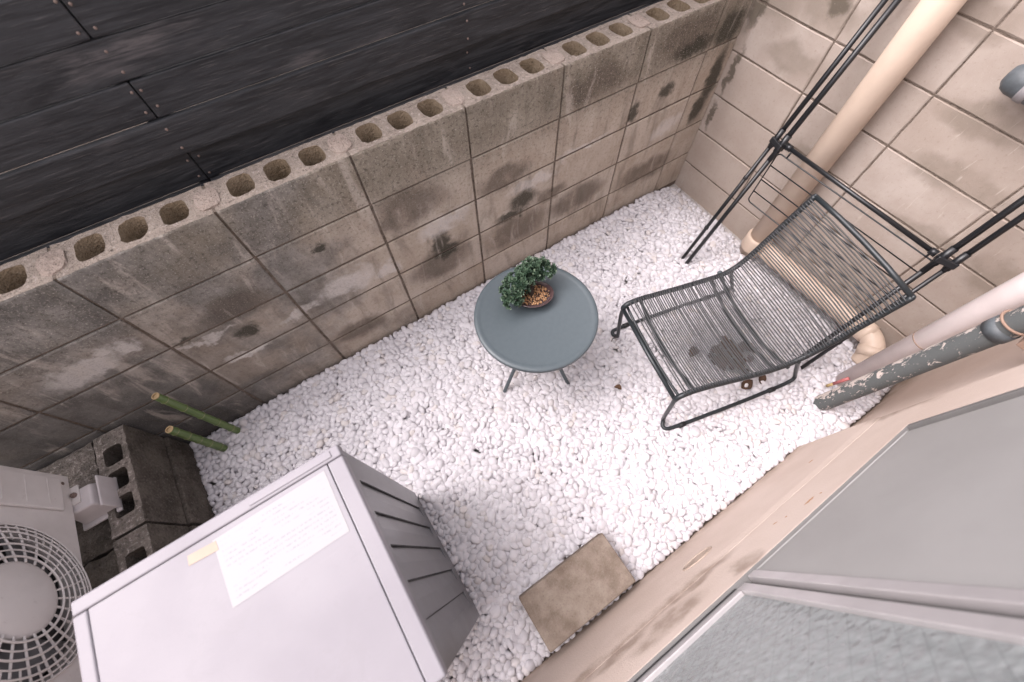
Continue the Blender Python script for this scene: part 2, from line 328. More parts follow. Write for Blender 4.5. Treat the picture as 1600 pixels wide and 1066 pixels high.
M = dict(block=mat_wall_blocks(), far=mat_far_blocks(), core=mat_rough_concrete('cell_concrete', (.25, .19, .125), (.32, .25, .175), (.38, .31, .23)),
         top=mat_rough_concrete('cut_block_top', (.27, .225, .19), (.35, .295, .25), (.47, .41, .37), 80, .9, .8),
         mortar=mat_rough_concrete('mortar', (.145, .115, .09), (.22, .18, .15), (.33, .28, .24)), mortar_far=mat_rough_concrete('pale_mortar', (.14, .11, .088), (.20, .16, .13), (.24, .2, .165)),
         plug=mat_rough_concrete('pink_mortar', (.34, .275, .235), (.40, .33, .285), (.46, .385, .34), 80, .9, .5),
         wood=mat_wood(), nail=plain('rusty_nail', (.24, .18, .155), .5, .4), pebble=mat_pebble(), grit=mat_rough_concrete('stone_dust', (.40, .37, .35), (.50, .47, .455), (.6, .57, .56), 120, .8, .5), soil=mat_soil(), stucco=mat_stucco(),
         step=mat_rough_concrete('brown_concrete', (.185, .143, .112), (.33, .275, .228), (.38, .325, .28), 170, .3, .3), rough=mat_rough_concrete('broken_concrete', (.13, .115, .10), (.26, .225, .20), (.50, .45, .42), 75, 1.0, .85),
         dblock=mat_rough_concrete('dark_block', (.075, .065, .055), (.15, .13, .11), (.23, .20, .18)),
         table=plain('blue_grey_paint', (.072, .092, .102), .42, 0, .5, .08, .05, 300), steel=plain('dark_grey_steel', (.018, .023, .026), .38, 0, .5), cord=plain('black_cord', (.028, .029, .031), .36, 0, .55),
         black=plain('black_tube', (.011, .012, .014), .32, 0, .5), cream=plain('cream_pvc', (.60, .48, .385), .45, 0, .45, .1, .03), pvc=plain('grey_pvc', (.80, .71, .685), .45, 0, .45, .12, .04),
         peel=mat_peel(), rust=plain('rust', (.30, .20, .15), .7), alu=plain('aluminium', (.50, .475, .475), .4, .4, .5, .1, .03), gasket=plain('black_gasket', (.012, .012, .013), .6), channel=plain('grey_channel', (.16, .155, .15), .6),
         glass=mat_pattern_glass(), screen=mat_screen(), inner=plain('curtain', (.30, .31, .31), .9), paper=mat_sticker(), curtain=plain('white_curtain', (.78, .78, .77), .9), tape=plain('masking_tape', (.40, .315, .245), .6),
         lid=mat_lid(), side=mat_side(), ac=mat_ac(), acdark=plain('ac_interior', (.03, .03, .03), .6), blade=plain('fan_blade', (.16, .16, .165), .45),
         plastic=plain('white_plastic', (.60, .56, .565), .45), bamboo=mat_bamboo(), node=plain('bamboo_node', (.26, .25, .13), .5), cut=plain('bamboo_cut', (.36, .26, .14), .8),
         leaf=mat_leafy(), bark=plain('bark', (.045, .033, .026), .9, 0, .3, .3, .5, 200), pot=plain('brown_glaze', (.075, .045, .045), .25, 0, .5), stone=mat_orange_stone(),
         dead=mat_dead(), vent=plain('worn_plate', (.46, .365, .30), .8, 0, .3, .35, .3, 150), red=plain('red_plastic', (.48, .15, .145), .5), yellow=plain('yellow_plastic', (.50, .36, .16), .5), grey=plain('grey_enamel', (.105, .12, .13), .5, 0, .5, .4, .2, 120), pale=plain('chalky_enamel', (.28, .265, .27), .6), dark=plain('dark_void', (.012, .012, .013), .8))

# ------------------------------------------------------------------ ground
g = MB().add([(-60, -60, -.12), (60, -60, -.12), (60, 60, -.12), (-60, 60, -.12)], [(0, 1, 2, 3)]).build('ground', M['soil']); tag(g, kind='structure')

# ------------------------------------------------------------------ concrete block walls
def rr(cx, cy, hx, hy, n=5, e=3.2, jit=0.0, rnd=random):
    out = []
    for k in range(4 * n):
        a = 2 * math.pi * (k + .5) / (4 * n); c, s_ = math.cos(a), math.sin(a)
        out.append((cx + math.copysign(abs(c) ** (2 / e), c) * hx * (1 + rnd.uniform(-jit, jit)), cy + math.copysign(abs(s_) ** (2 / e), s_) * hy * (1 + rnd.uniform(-jit, jit))))
    return out
def cell_block(L, T, H, holes, depth, chip=.003, seed=0, mats=None, e_=3.2):
    """hollow block along +X, front face at y=0 (thickness towards +Y), top at z=0; slots: 0 face, 1 cut top, 2 cell walls"""
    rnd = random.Random(seed); nx = 26; mb = MB(); outer = []
    for i in range(nx): outer.append((L * i / nx, rnd.uniform(0, chip)))
    for i in range(7): outer.append((L, T * i / 7))
    for i in range(nx): outer.append((L - L * i / nx, T - rnd.uniform(0, chip)))
    for i in range(7): outer.append((0, T - T * i / 7))
    loops = [[Vector((x, y, 0)) for x, y in outer]] + [[Vector((x, y, 0)) for x, y in rr(*h, e=e_, jit=.035, rnd=rnd)] for h in holes]
    flat = [v for l in loops for v in l]; tris = tessellate_polygon(loops)
    zt = [rnd.uniform(-.0018, .0006) for _ in flat]
    vs = [(v.x, v.y, z) for v, z in zip(flat, zt)]
    fs = []
    for a, b, c in tris:
        n = (Vector(vs[b]) - Vector(vs[a])).cross(Vector(vs[c]) - Vector(vs[a])); fs.append((a, b, c) if n.z > 0 else (a, c, b))
    mb.add(vs, fs, 1)
    no = len(outer); e = .006
    ring0 = [(x, y, z) for (x, y), z in zip(outer, zt)]
    ring1 = [(min(max(x, 0), L), 0 if y < T * .02 + chip else (T if y > T - chip - .001 else y), -e) for x, y in outer]
    ring2 = [(x, y, -H) for x, y, z in ring1]
    for ra, rb in ((ring0, ring1), (ring1, ring2)):
        mb.add(ra + rb, [(k, no + k, no + (k + 1) % no, (k + 1) % no) for k in range(no)], 0)
    st = no
    for h in loops[1:]:
        k = len(h); top = vs[st:st + k]; cx = sum(v[0] for v in top) / k; cy = sum(v[1] for v in top) / k
        rng = [top]
        for q in (.25, .6, 1):
            sh = 1 - .16 * q
            rng.append([(cx + (v[0] - cx) * sh, cy + (v[1] - cy) * sh, -depth * q + rnd.uniform(-.003, .003)) for v in top])
        for ra, rb in zip(rng, rng[1:]):
            mb.add(list(ra) + list(rb), [(j, (j + 1) % k, k + (j + 1) % k, k + j) for j in range(k)], 2)
        mb.add(rng[-1], [tuple(range(k))], 2); st += k
    me = mb.mesh('block'); me.update()
    bm = bmesh.new(); bm.from_mesh(me); bmesh.ops.recalc_face_normals(bm, faces=[f for f in bm.faces if f.material_index == 0]); bm.to_mesh(me); bm.free()
    for m in mats: me.materials.append(m)
    return me
def solid_block(L, T, H, mat, seed=0):
    """face block with softly worn front edges; front at y=0"""
    rnd = random.Random(seed); mb = MB(); e = .005; n = 10; m = 6
    def loop(ins, y, jit):
        P = []
        for i in range(n): P.append((ins + (L - 2 * ins) * i / n, -H + ins))
        for i in range(m): P.append((L - ins, -H + ins + (H - 2 * ins) * i / m))
        for i in range(n): P.append((L - ins - (L - 2 * ins) * i / n, -ins))
        for i in range(m): P.append((ins, -ins - (H - 2 * ins) * i / m))
        return [(x + rnd.uniform(-jit, jit), y, z + rnd.uniform(-jit, jit)) for x, z in P]
    k = 2 * (n + m); A = loop(e, 0, .0012); B = loop(.0012, .003, .0009); C_ = loop(0, .02, 0); D = loop(0, T, 0)
    mb.add(A, [tuple(range(k))])
    for p, q in ((A, B), (B, C_), (C_, D)): mb.add(p + q, [(j, k + j, k + (j + 1) % k, (j + 1) % k) for j in range(k)])
    me = mb.mesh('block'); bm = bmesh.new(); bm.from_mesh(me); bmesh.ops.remove_doubles(bm, verts=bm.verts, dist=1e-6); bmesh.ops.recalc_face_normals(bm, faces=bm.faces); bm.to_mesh(me); bm.free()
    me.materials.append(mat); return me
WT, TH = .955, .13         # wall top height and thickness
bw = thing('block_wall', (0, 0, 0), 'long stained concrete block wall with open cells along its top', 'wall')
holes = [(.087, .066, .036, .044), (.195, .066, .036, .044), (.303, .066, .036, .044)]
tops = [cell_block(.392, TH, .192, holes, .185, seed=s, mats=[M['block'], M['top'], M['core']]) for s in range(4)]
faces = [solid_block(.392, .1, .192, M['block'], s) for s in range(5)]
x_first = -.192 - .4 * 9
for r in range(5):
    for c in range(10):
        x0 = x_first + .4 * c + .004; L = .392
        me = (tops if r == 0 else faces)[random.randrange(4)]
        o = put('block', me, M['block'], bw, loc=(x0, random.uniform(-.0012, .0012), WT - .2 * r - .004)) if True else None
        if c == 9:
            o.scale.x = (-.004 - x0) / .392 if x0 < -.01 else 1
    # the cut block in the corner
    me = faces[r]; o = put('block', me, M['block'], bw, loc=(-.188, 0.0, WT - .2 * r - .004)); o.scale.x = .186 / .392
    if r == 0: o.scale.y = 1.3
for o in [o for o in bw.children if o.location.x > -.2 and o.scale.x > .9]: bpy.data.objects.remove(o)
MB().box(x_first, -.003, .0055, TH - .004, -.1, WT - .197).build('mortar_core', M['mortar'], bw)
for c in range(10):
    xj = x_first + .4 * c; MB().box(xj - .0045, xj + .0045, .0055, TH - .004, WT - .1968, WT - .006).build('mortar_joint', M['mortar'], bw)
def plug(seed):
    rnd = random.Random(seed); mb = MB(); n = 18; rings = []
    for q, z in ((1, -.004), (.96, .002), (.7, .004), (.35, .0055)):
        rings.append([(math.copysign(abs(math.cos(a)) ** .65, math.cos(a)) * .033 * q * (1 + rnd.uniform(-.06, .06)), math.copysign(abs(math.sin(a)) ** .65, math.sin(a)) * .043 * q * (1 + rnd.uniform(-.05, .05)), z + rnd.uniform(-.0015, .002)) for a in [2 * math.pi * k / n for k in range(n)]])
    for a, b in zip(rings, rings[1:]): mb.add(a + b, [(j, (j + 1) % n, n + (j + 1) % n, n + j) for j in range(n)])
    mb.add(rings[-1], [tuple(range(n))]); me = mb.mesh('mortar_plug'); me.materials.append(M['plug']); return me
plugs = [plug(s) for s in range(4)]
for c in range(10):
    put('mortar_plug', plugs[c % 4], M['plug'], bw, loc=(x_first + .4 * (c + 0) + random.uniform(-.006, .006), .066 + random.uniform(-.004, .004), WT - .003))

fw = thing('block_wall', (0, 0, 0), 'tan concrete block wall behind the string chair and the cream pipe', 'wall')
ffaces = [solid_block(.3965, .1, .1965, M['far'], 20 + s) for s in range(5)]
for r in range(7):
    ztop = 1.299 - .2 * r
    for c in range(-1, 5):
        y0 = -.386 - .4 * c            # block spans y0+.4 .. y0
        o = put('block', ffaces[random.randrange(5)], M['far'], fw, loc=(random.uniform(-.001, .002), y0 + .39825, ztop - .00175)); o.rotation_euler.z = R_(-90)
        if c == -1:
            o.location.y = .35
MB().box(.0035, .11, -2.0, .36, -.15, 1.29).build('mortar_core', M['mortar_far'], fw)

# ------------------------------------------------------------------ charred plank fence behind the block wall
fence = thing('plank_fence', (0, .17, 0), 'dark charred wood fence of horizontal planks behind the block wall', 'fence')
zs = [.725, .8235, .922, 1.022, 1.122, 1.216, 1.306, 1.40, 1.495]
for k, (a, b) in enumerate(zip(zs, zs[1:])):
    tilt = random.uniform(-.002, .003); dep = random.uniform(-.004, .004) + (.010 if k == 2 else 0) - (.005 if k == 3 else 0)
    cut = [-2.176] if k in (1, 2, 4, 6, 8) else []
    if k in (1, 3, 5): cut = cut + [-.36]
    edges = [-4.4] + cut + [.9]
    for xa, xb in zip(edges, edges[1:]):
        mb = MB().box(xa + .0012, xb - .0012, .17 + dep + random.uniform(0, .002), .19 + dep, a + .0015, b - .001)
        pl = W(mb.build('plank', M['wood'], None, bevel=.004, segs=2), fence)
    for xn in ([-2.19, -2.162] if cut and cut[0] < -2 else [-2.176]) + [-3.3, -1.27, -.38]:
        for zz in (a + .024, b - .024):
            n_ = MB().lathe([(0, .0012), (.0024, .001), (.0034, 0), (.0034, -.004)], 8)
            o = n_.build('nail_head', M['nail'], None, True, loc=(xn + random.uniform(-.006, .006), .169 + dep, zz + random.uniform(-.006, .006))); o.rotation_euler.x = R_(90); W(o, fence)
for xp in (-3.9, -2.176, -.36):
    W(MB().box(xp - .03, xp + .03, .192, .24, -.1, 1.48).build('post', M['wood'], None), fence)

# ------------------------------------------------------------------ house
hy = -1.4855
house = thing('house', (-2, hy, 0), 'beige stucco house wall with a low window along the gravel yard', 'house')
WX0, WX1, WZ0, WZ1 = -2.75, -.885, .655, 1.62
yw = -1.489
mb = MB(); 
for a in ((-4.4, WX0, .444, 2.0), (WX0, WX1, .444, WZ0), (WX0, WX1, WZ1, 2.0), (WX1, -.735, .444, 2.0)):
    mb.box(a[0], a[1], -1.7, yw, a[2], a[3])
W(mb.build('wall', M['stucco'], None), house)
# plinth with sloped top, and the raised pilaster on the right
def prism_x(x0, x1, prof):
    n = len(prof); m = MB(); m.add([(x0, y, z) for y, z in prof] + [(x1, y, z) for y, z in prof], [tuple(range(n)), tuple(reversed(range(n, 2 * n)))] + [(k, n + k, n + (k + 1) % n, (k + 1) % n) for k in range(n)]); return m
W(prism_x(-4.4, -.735, [(-1.69, -.15), (hy, -.15), (hy, .405), (-1.4886, .4435), (-1.69, .4435)]).build('plinth', M['stucco'], None), house)
W(MB().box(-.7345, -.003, -1.69, -1.56, -.15, 1.99).build('recess_wall', M['stucco'], None, bevel=.006), house)
W(MB().box(-3.9, .05, -3.2, -1.71, -.1, 1.98).build('room', M['inner'], None), house)
ov = MB(); n = 28
ring = lambda q, y: [(-1.496 + math.cos(2 * math.pi * k / n) * .062 * q, y, .292 + math.sin(2 * math.pi * k / n) * .034 * q) for k in range(n)]
RS = [ring(1, hy - .003), ring(1, hy + .002), ring(.94, hy + .0035), ring(.86, hy + .0008), ring(.4, hy + .0012)]
for a, b in zip(RS, RS[1:]): ov.add(a + b, [(j, (j + 1) % n, n + (j + 1) % n, n + j) for j in range(n)])
ov.add(RS[-1], [tuple(range(n))])
W(autosmooth(ov.build('vent_plate', M['vent'], None)), house)
win = bpy.data.objects.new('window', None); COL.objects.link(win); win.location = (0, 0, 0); win.parent = house; win.location = -house.location
def wbox(name, mat, x0, x1, y0, y1, z0, z1, bv=.002):
    o = MB().box(x0, x1, y0, y1, z0, z1).build(name, mat, win, bevel=bv); return o
wbox('sill', M['channel'], WX0 + .001, WX1 - .0005, -1.60, -1.4895, WZ0 + .0005, WZ0 + .004)
wbox('outer_frame', M['channel'], WX1 - .016, WX1 - .0005, -1.60, -1.4895, WZ0 + .0045, WZ1)
wbox('outer_frame', M['alu'], WX0 - .004, WX0 + .016, -1.60, -1.4885, WZ0 + .0045, WZ1)
wbox('outer_frame', M['alu'], WX0 + .017, WX1 - .017, -1.60, -1.4885, WZ1 - .016, WZ1 + .004)
# insect screen, outermost
wbox('screen_stile', M['alu'], -1.540, -1.516, -1.512, -1.494, WZ0 + .006, WZ1 - .018)
wbox('screen_stile', M['alu'], WX1 - .032, WX1 - .0165, -1.519, -1.501, WZ0 + .006, WZ1 - .018)
wbox('screen_rail', M['screen'], -1.5155, WX1 - .027, -1.515, -1.4965, WZ0 + .0045, WZ0 + .007)
wbox('insect_screen', M['screen'], -1.5155, WX1 - .0265, -1.501, -1.4985, WZ0 + .0075, WZ1 - .02, 0)
# glass sash
wbox('sash_stile', M['alu'], -1.582, -1.556, -1.524, -1.499, WZ0 + .006, WZ1 - .018)
wbox('sash_rail', M['alu'], WX0 + .02, -1.583, -1.524, -1.499, WZ0 + .006, WZ0 + .032)
wbox('glass_pane', M['glass'], WX0 + .02, -1.5825, -1.514, -1.509, WZ0 + .0325, WZ1 - .02, 0)
wbox('sash_rail', M['alu'], -1.554, WX1 - .02, -1.575, -1.555, WZ0 + .006, WZ0 + .036)
wbox('glass_pane', M['glass'], -1.554, WX1 - .02, -1.567, -1.562, WZ0 + .0365, WZ1 - .02, 0)
wbox('sash_stile', M['alu'], -1.592, -1.556, -1.575, -1.555, WZ0 + .006, WZ1 - .018)
mb = MB(); nn = 90
for i in range(nn + 1):
    x = -2.70 + i * (1.70 / nn); yy = -1.625 + .012 * math.sin(i * .9) + .005 * math.sin(i * 2.3)
    mb.v += [(x, yy, .70), (x, yy, 1.61)]
mb.f = [(2 * i, 2 * i + 2, 2 * i + 3, 2 * i + 1) for i in range(nn) if not (58 < i < 62)]; mb.m = [0] * len(mb.f)
mb.build('curtain', M['curtain'], win, True)
wbox('glazing_gasket', M['channel'], -1.555, -1.541, -1.535, -1.510, WZ0 + .006, WZ1 - .02, 0)
wbox('glazing_gasket', M['gasket'], WX0 + .02, -1.584, -1.4985, -1.4965, WZ0 + .005, WZ0 + .009, 0)

# ------------------------------------------------------------------ raised platform at the left: hollow block kerb and rough slab
PX, PZ = -2.925, .335
kerb = thing('hollow_block_kerb', (PX, -.5, 0), 'low kerb of dark hollow blocks beside the air conditioner', 'block kerb')
kh = [(.098, .054, .036, .030), (.196, .054, .036, .030), (.294, .054, .036, .030)]
kb = [cell_block(.386, .105, .19, kh, .15, .004, 40 + s, [M['dblock'], M['rough'], M['dblock']], 6) for s in range(2)]
lowb = solid_block(.386, .10, .19, M['dblock'], 50)
for j in range(3):
    y1 = -.012 - .396 * j
    o = put('block', kb[j % 2], None, None, loc=(PX, y1, PZ + random.uniform(-.003, .002))); o.rotation_euler.z = R_(-90); o.scale.y = -1 if False else 1
    # rotated so its length runs towards -Y and its thickness towards -X
    o.rotation_euler.z = R_(-90); o.location.x = PX - .105
    o.scale = (1, 1, 1); W(o, kerb)
    o = put('block', lowb, None, None, loc=(PX + .012, y1 - .386, PZ - .20)); o.rotation_euler.z = R_(90); W(o, kerb)
def rough_slab(name, x0, x1, y0, y1, z0, zt, mat, seed, nx=14, ny=10, amp=.006, ej=.004):
    rnd = random.Random(seed); bm = bmesh.new(); grid = [[bm.verts.new((x0 + (x1 - x0) * i / nx + (rnd.uniform(-.006, .006) if 0 < i < nx else rnd.uniform(-ej, ej)), y0 + (y1 - y0) * j / ny + rnd.uniform(-ej, ej), zt + rnd.uniform(-amp, amp) - (2 * ej if i in (0, nx) or j in (0, ny) else 0))) for j in range(ny + 1)] for i in range(nx + 1)]
    for i in range(nx):
        for j in range(ny): bm.faces.new((grid[i][j], grid[i + 1][j], grid[i + 1][j + 1], grid[i][j + 1]))
    ed = [grid[i][0] for i in range(nx + 1)] + [grid[nx][j] for j in range(1, ny + 1)] + [grid[i][ny] for i in range(nx - 1, -1, -1)] + [grid[0][j] for j in range(ny - 1, 0, -1)]
    lowv = [bm.verts.new((v.co.x, v.co.y, z0)) for v in ed]; k = len(ed)
    for i in range(k): bm.faces.new((ed[i], lowv[i], lowv[(i + 1) % k], ed[(i + 1) % k]))
    me = bpy.data.meshes.new(name); bm.to_mesh(me); bm.free()
    o = put(name, me, mat); autosmooth(o); return o
ter = thing('slab_platform', (-3.4, -.5, 0), 'rough broken concrete slabs under the air conditioner', 'platform')
W(rough_slab('slab', -3.9, PX - .118, -.245, -.006, -.1, PZ - .012, M['rough'], 3, 30, 14, .004), ter)
for i, (a, b, c, d) in enumerate([(-3.21, PX - .12, -.405, -.252), (-3.21, PX - .122, -.56, -.412), (-3.21, PX - .12, -.80, -.568), (-3.9, -3.216, -.8, -.252), (-3.9, PX - .03, -1.15, -.808)]):
    W(rough_slab('slab', a, b, c, d, -.1, PZ - .03 + random.uniform(-.006, .006) - (.05 if i == 4 else 0), M['dblock'] if i < 3 else M['rough'], 5 + i, 8, 8, .003), ter)

# ------------------------------------------------------------------ gravel of white pebbles
def ground_z(x, y):
    z = -.07 * np.clip((x + .30) / .27, 0, 1) ** 1.5
    return z
def ico(sub):
    bm = bmesh.new(); bmesh.ops.create_icosphere(bm, subdivisions=sub, radius=1); v = np.array([q.co[:] for q in bm.verts]); f = np.array([[q.index for q in p.verts] for p in bm.faces]); bm.free(); return v, f
def pebble_shapes(sub, k, seed):
    v, f = ico(sub); rng = np.random.default_rng(seed); out = []
    for _ in range(k):
        ax = np.array([1.06, rng.uniform(.62, .9), rng.uniform(.42, .64)]); q = v.copy()
        q = np.sign(q) * np.abs(q) ** rng.uniform(.82, .98)
        for _ in range(4):
            d = rng.normal(size=3); d /= np.linalg.norm(d); s_ = v @ d; q *= (1 + rng.uniform(-.13, .13) * np.clip(s_, 0, 1) ** 2)[:, None]
        out.append(q * ax)
    return out, f
HX0, HX1, HY0, HY1 = -2.731, -2.187, -1.243, -.746
GX0, GX1, GY0, GY1 = -2.915, -.03, hy + .006, -.012
def scatter(n0, rmean, seed, iters=40):
    rng = np.random.default_rng(seed); P = np.stack([rng.uniform(GX0, GX1, n0), rng.uniform(GY0, GY1, n0)], 1); q_ = rng.uniform(0, 1, n0) < .012; P[q_] = np.stack([rng.uniform(-.72, -.1, q_.sum()), rng.uniform(-1.545, -1.49, q_.sum())], 1); r = rmean * np.exp(rng.normal(0, .17, n0)); r = np.clip(r, rmean * .62, rmean * 1.5)
    cs = rmean * 2.6
    for it in range(iters):
        ij = np.floor((P - [GX0 - 1, GY0 - 1]) / cs).astype(int); key = ij[:, 0] * 10000 + ij[:, 1]
        order = np.argsort(key, kind='stable'); sk = key[order]; push = np.zeros_like(P)
        for dx in (-1, 0, 1):
            for dy in (-1, 0, 1):
                tk = key + dx * 10000 + dy; lo = np.searchsorted(sk, tk, 'left'); hi = np.searchsorted(sk, tk, 'right'); mx = (hi - lo).max() if len(lo) else 0
                for m in range(mx):
                    ok = np.nonzero(lo + m < hi)[0]; j = order[lo[ok] + m]; ok2 = ok != j; a = ok[ok2]; b = j[ok2]
                    d = P[a] - P[b]; L = np.linalg.norm(d, axis=1) + 1e-9; ov = (r[a] + r[b]) * .94 - L; k = ov > 0
                    np.add.at(push, a[k], d[k] / L[k][:, None] * ov[k][:, None] * .42)
        P += push; P[:, 0] = np.clip(P[:, 0], GX0 + r * .8, GX1 - r * .3); P[:, 1] = np.clip(P[:, 1], np.where(P[:, 0] > -.73, -1.548, GY0) + r * .8, GY1 - r * .8)
    return P, r
def under(P, m=.0):
    x, y = P[:, 0], P[:, 1]
    heater = (x > HX0 + .03 + m) & (x < HX1 - .035 - m) & (y > HY0 + .03) & (y < HY1 - .03)
    step = (x > -2.035) & (x < -1.665) & (y > -1.46) & (y < -1.28)
    return heater | step
bed = MB().add([(-3.0, -1.56, -.042), (.02, -1.56, -.078), (.02, .02, -.078), (-3.0, .02, -.042)], [(0, 1, 2, 3)]).build('gravel_bed', M['grit']); tag(bed, kind='structure')
PT, rT = scatter(7700, .0142, 5, 30)
gx, gy = np.meshgrid(np.arange(GX0 + .012, GX1 - .004, .011), np.arange(GY0 + .012, GY1 - .01, .011)); cand = np.stack([gx.ravel(), gy.ravel()], 1); dmin = np.concatenate([np.sqrt(((c_[:, None, :] - PT[None]) ** 2).sum(2)).min(1) for c_ in np.array_split(cand.astype(np.float32), 60)])
add = []
for i in np.argsort(-dmin):
    if dmin[i] < .0152: break
    if all((cand[i][0] - a[0]) ** 2 + (cand[i][1] - a[1]) ** 2 > .0145 ** 2 for a in add): add.append(cand[i])
PT = np.concatenate([PT, np.array(add)]); rT = np.concatenate([rT, np.full(len(add), .0122)]); print('filled', len(add))
keep = ~under(PT); PT, rT = PT[keep], rT[keep]
PB, rB = scatter(4600, .0165, 9, 14); keep = ~under(PB); PB, rB = PB[keep], rB[keep]
def rots(n, rng, tilt):
    a = rng.uniform(0, 2 * np.pi, n); tx = rng.normal(0, tilt, n); ty = rng.normal(0, tilt, n)
    ca, sa = np.cos(a), np.sin(a); Z = np.zeros((n, 3, 3)); Z[:, 0, 0] = ca; Z[:, 0, 1] = -sa; Z[:, 1, 0] = sa; Z[:, 1, 1] = ca; Z[:, 2, 2] = 1
    X = np.zeros((n, 3, 3)); X[:, 0, 0] = 1; X[:, 1, 1] = np.cos(tx); X[:, 1, 2] = -np.sin(tx); X[:, 2, 1] = np.sin(tx); X[:, 2, 2] = np.cos(tx)
    Y = np.zeros((n, 3, 3)); Y[:, 1, 1] = 1; Y[:, 0, 0] = np.cos(ty); Y[:, 0, 2] = np.sin(ty); Y[:, 2, 0] = -np.sin(ty); Y[:, 2, 2] = np.cos(ty)
    return X @ Y @ Z
shT, fT = pebble_shapes(2, 14, 3); shM, fM = pebble_shapes(1, 14, 3); shB, fB = pebble_shapes(1, 8, 4)
rng = np.random.default_rng(21)
RT = rots(len(PT), rng, .45); RB = rots(len(PB), rng, .6)
zT = ground_z(PT[:, 0], PT[:, 1]) - .0075 + rng.normal(0, .0032, len(PT)); zB = ground_z(PB[:, 0], PB[:, 1]) - .0155 + rng.normal(0, .003, len(PB))
tints = np.stack([rng.uniform(0, 1, len(PT)), rng.uniform(0, 1, len(PT)), np.zeros(len(PT)), np.ones(len(PT))], 1); tB = np.stack([rng.uniform(.2, 1, len(PB)), rng.uniform(0, 1, len(PB)), np.zeros(len(PB)), np.ones(len(PB))], 1)
Cp = np.array([-1.96784, -1.14902, 1.79895])
app = rT / np.sqrt((PT[:, 0] - Cp[0]) ** 2 + (PT[:, 1] - Cp[1]) ** 2 + Cp[2] ** 2)
hid = (PT[:, 0] < HX1 + .25) & (PT[:, 1] < -.7) & (PT[:, 0] < -2.16) | (PT[:, 0] < -2.25)
app = np.where(hid, 0, app); big = np.zeros(len(PT), bool); big[np.argsort(-app)[:300]] = True
def join_pebbles(sets):
    V = []; F = []; Tn = []; base = 0
    for Pp, rr_, zz, RR, sh, f, tt in sets:
        which = rng.integers(0, len(sh), len(Pp)); S = np.stack(sh)[which] * 1.3
        v = np.einsum('nij,nkj->nki', RR, S * rr_[:, None, None]); v[..., 0] += Pp[:, 0, None]; v[..., 1] += Pp[:, 1, None]; v[..., 2] += zz[:, None]
        n, k, _ = v.shape; V.append(v.reshape(-1, 3)); F.append((f[None] + (np.arange(n) * k)[:, None, None]).reshape(-1, 3) + base); Tn.append(np.repeat(tt, k, 0)); base += n * k
    return np.concatenate(V), np.concatenate(F), np.concatenate(Tn)
def fast_mesh(name, V, F, Tn=None):
    me = bpy.data.meshes.new(name); me.vertices.add(len(V)); me.vertices.foreach_set('co', V.astype(np.float32).ravel())
    me.loops.add(F.size); me.loops.foreach_set('vertex_index', F.astype(np.int32).ravel()); me.polygons.add(len(F)); me.polygons.foreach_set('loop_start', np.arange(0, F.size, 3, dtype=np.int32))
    me.polygons.foreach_set('use_smooth', np.ones(len(F), bool)); me.update(calc_edges=True)
    if Tn is not None:
        a = me.color_attributes.new('tint', 'FLOAT_COLOR', 'POINT'); a.data.foreach_set('color', Tn.astype(np.float32).ravel())
    return me
near = app > np.sort(app)[-3400]; s_ = ~big & near; s2 = ~big & ~near
V, F, Tn = join_pebbles([(PT[s_], rT[s_], zT[s_], RT[s_], shT, fT, tints[s_]), (PT[s2], rT[s2], zT[s2], RT[s2], shM, fM, tints[s2]), (PB, rB, zB, RB, shB, fB, tB)])
pm = put('pebble_mass', fast_mesh('pebble_mass', V, F, Tn), M['pebble'], bed); pm['kind'] = 'stuff'
pmesh = [fast_mesh('pebble', s * 1.3, fT, np.tile([[rng.uniform(), rng.uniform(), 0, 1]], (len(s), 1))) for s in shT]
for i in np.nonzero(big)[0]:
    o = put('pebble', pmesh[rng.integers(len(pmesh))], M['pebble'], bed)
    o.matrix_local = Matrix.Translation((PT[i, 0], PT[i, 1], zT[i])) @ Matrix(RT[i].tolist()).to_4x4() @ Matrix.Scale(float(rT[i]), 4)

# ------------------------------------------------------------------ stepping block by the house
stp = MB().box(-2.043, -1.662, -1.464, -1.272, -.04, .078).build('stepping_block', M['step'], None, bevel=.006, segs=3)
tag(stp, 'flat brown concrete block lying on the pebbles beside the house wall', 'concrete block')

# ------------------------------------------------------------------ water heater cabinet
HZ = .866
ht = thing('boiler_cabinet', (-2.46, -1.0, 0), 'large silver metal boiler cabinet with a paper notice on top', 'boiler')
X0, X1, Y0, Y1 = HX0, HX1, HY0, HY1
mb = MB()      # body without the louvred side
mb.add([(X0, Y0, .05), (X1 - .014, Y0, .05), (X1 - .014, Y1, .05), (X0, Y1, .05), (X0, Y0, HZ - .03), (X1 - .014, Y0, HZ - .03), (X1 - .014, Y1, HZ - .03), (X0, Y1, HZ - .03)],
       [(0, 3, 2, 1), (4, 5, 6, 7), (0, 1, 5, 4), (1, 2, 6, 5), (2, 3, 7, 6), (3, 0, 4, 7)])
W(mb.build('body', M['lid'], None, bevel=.003), ht)
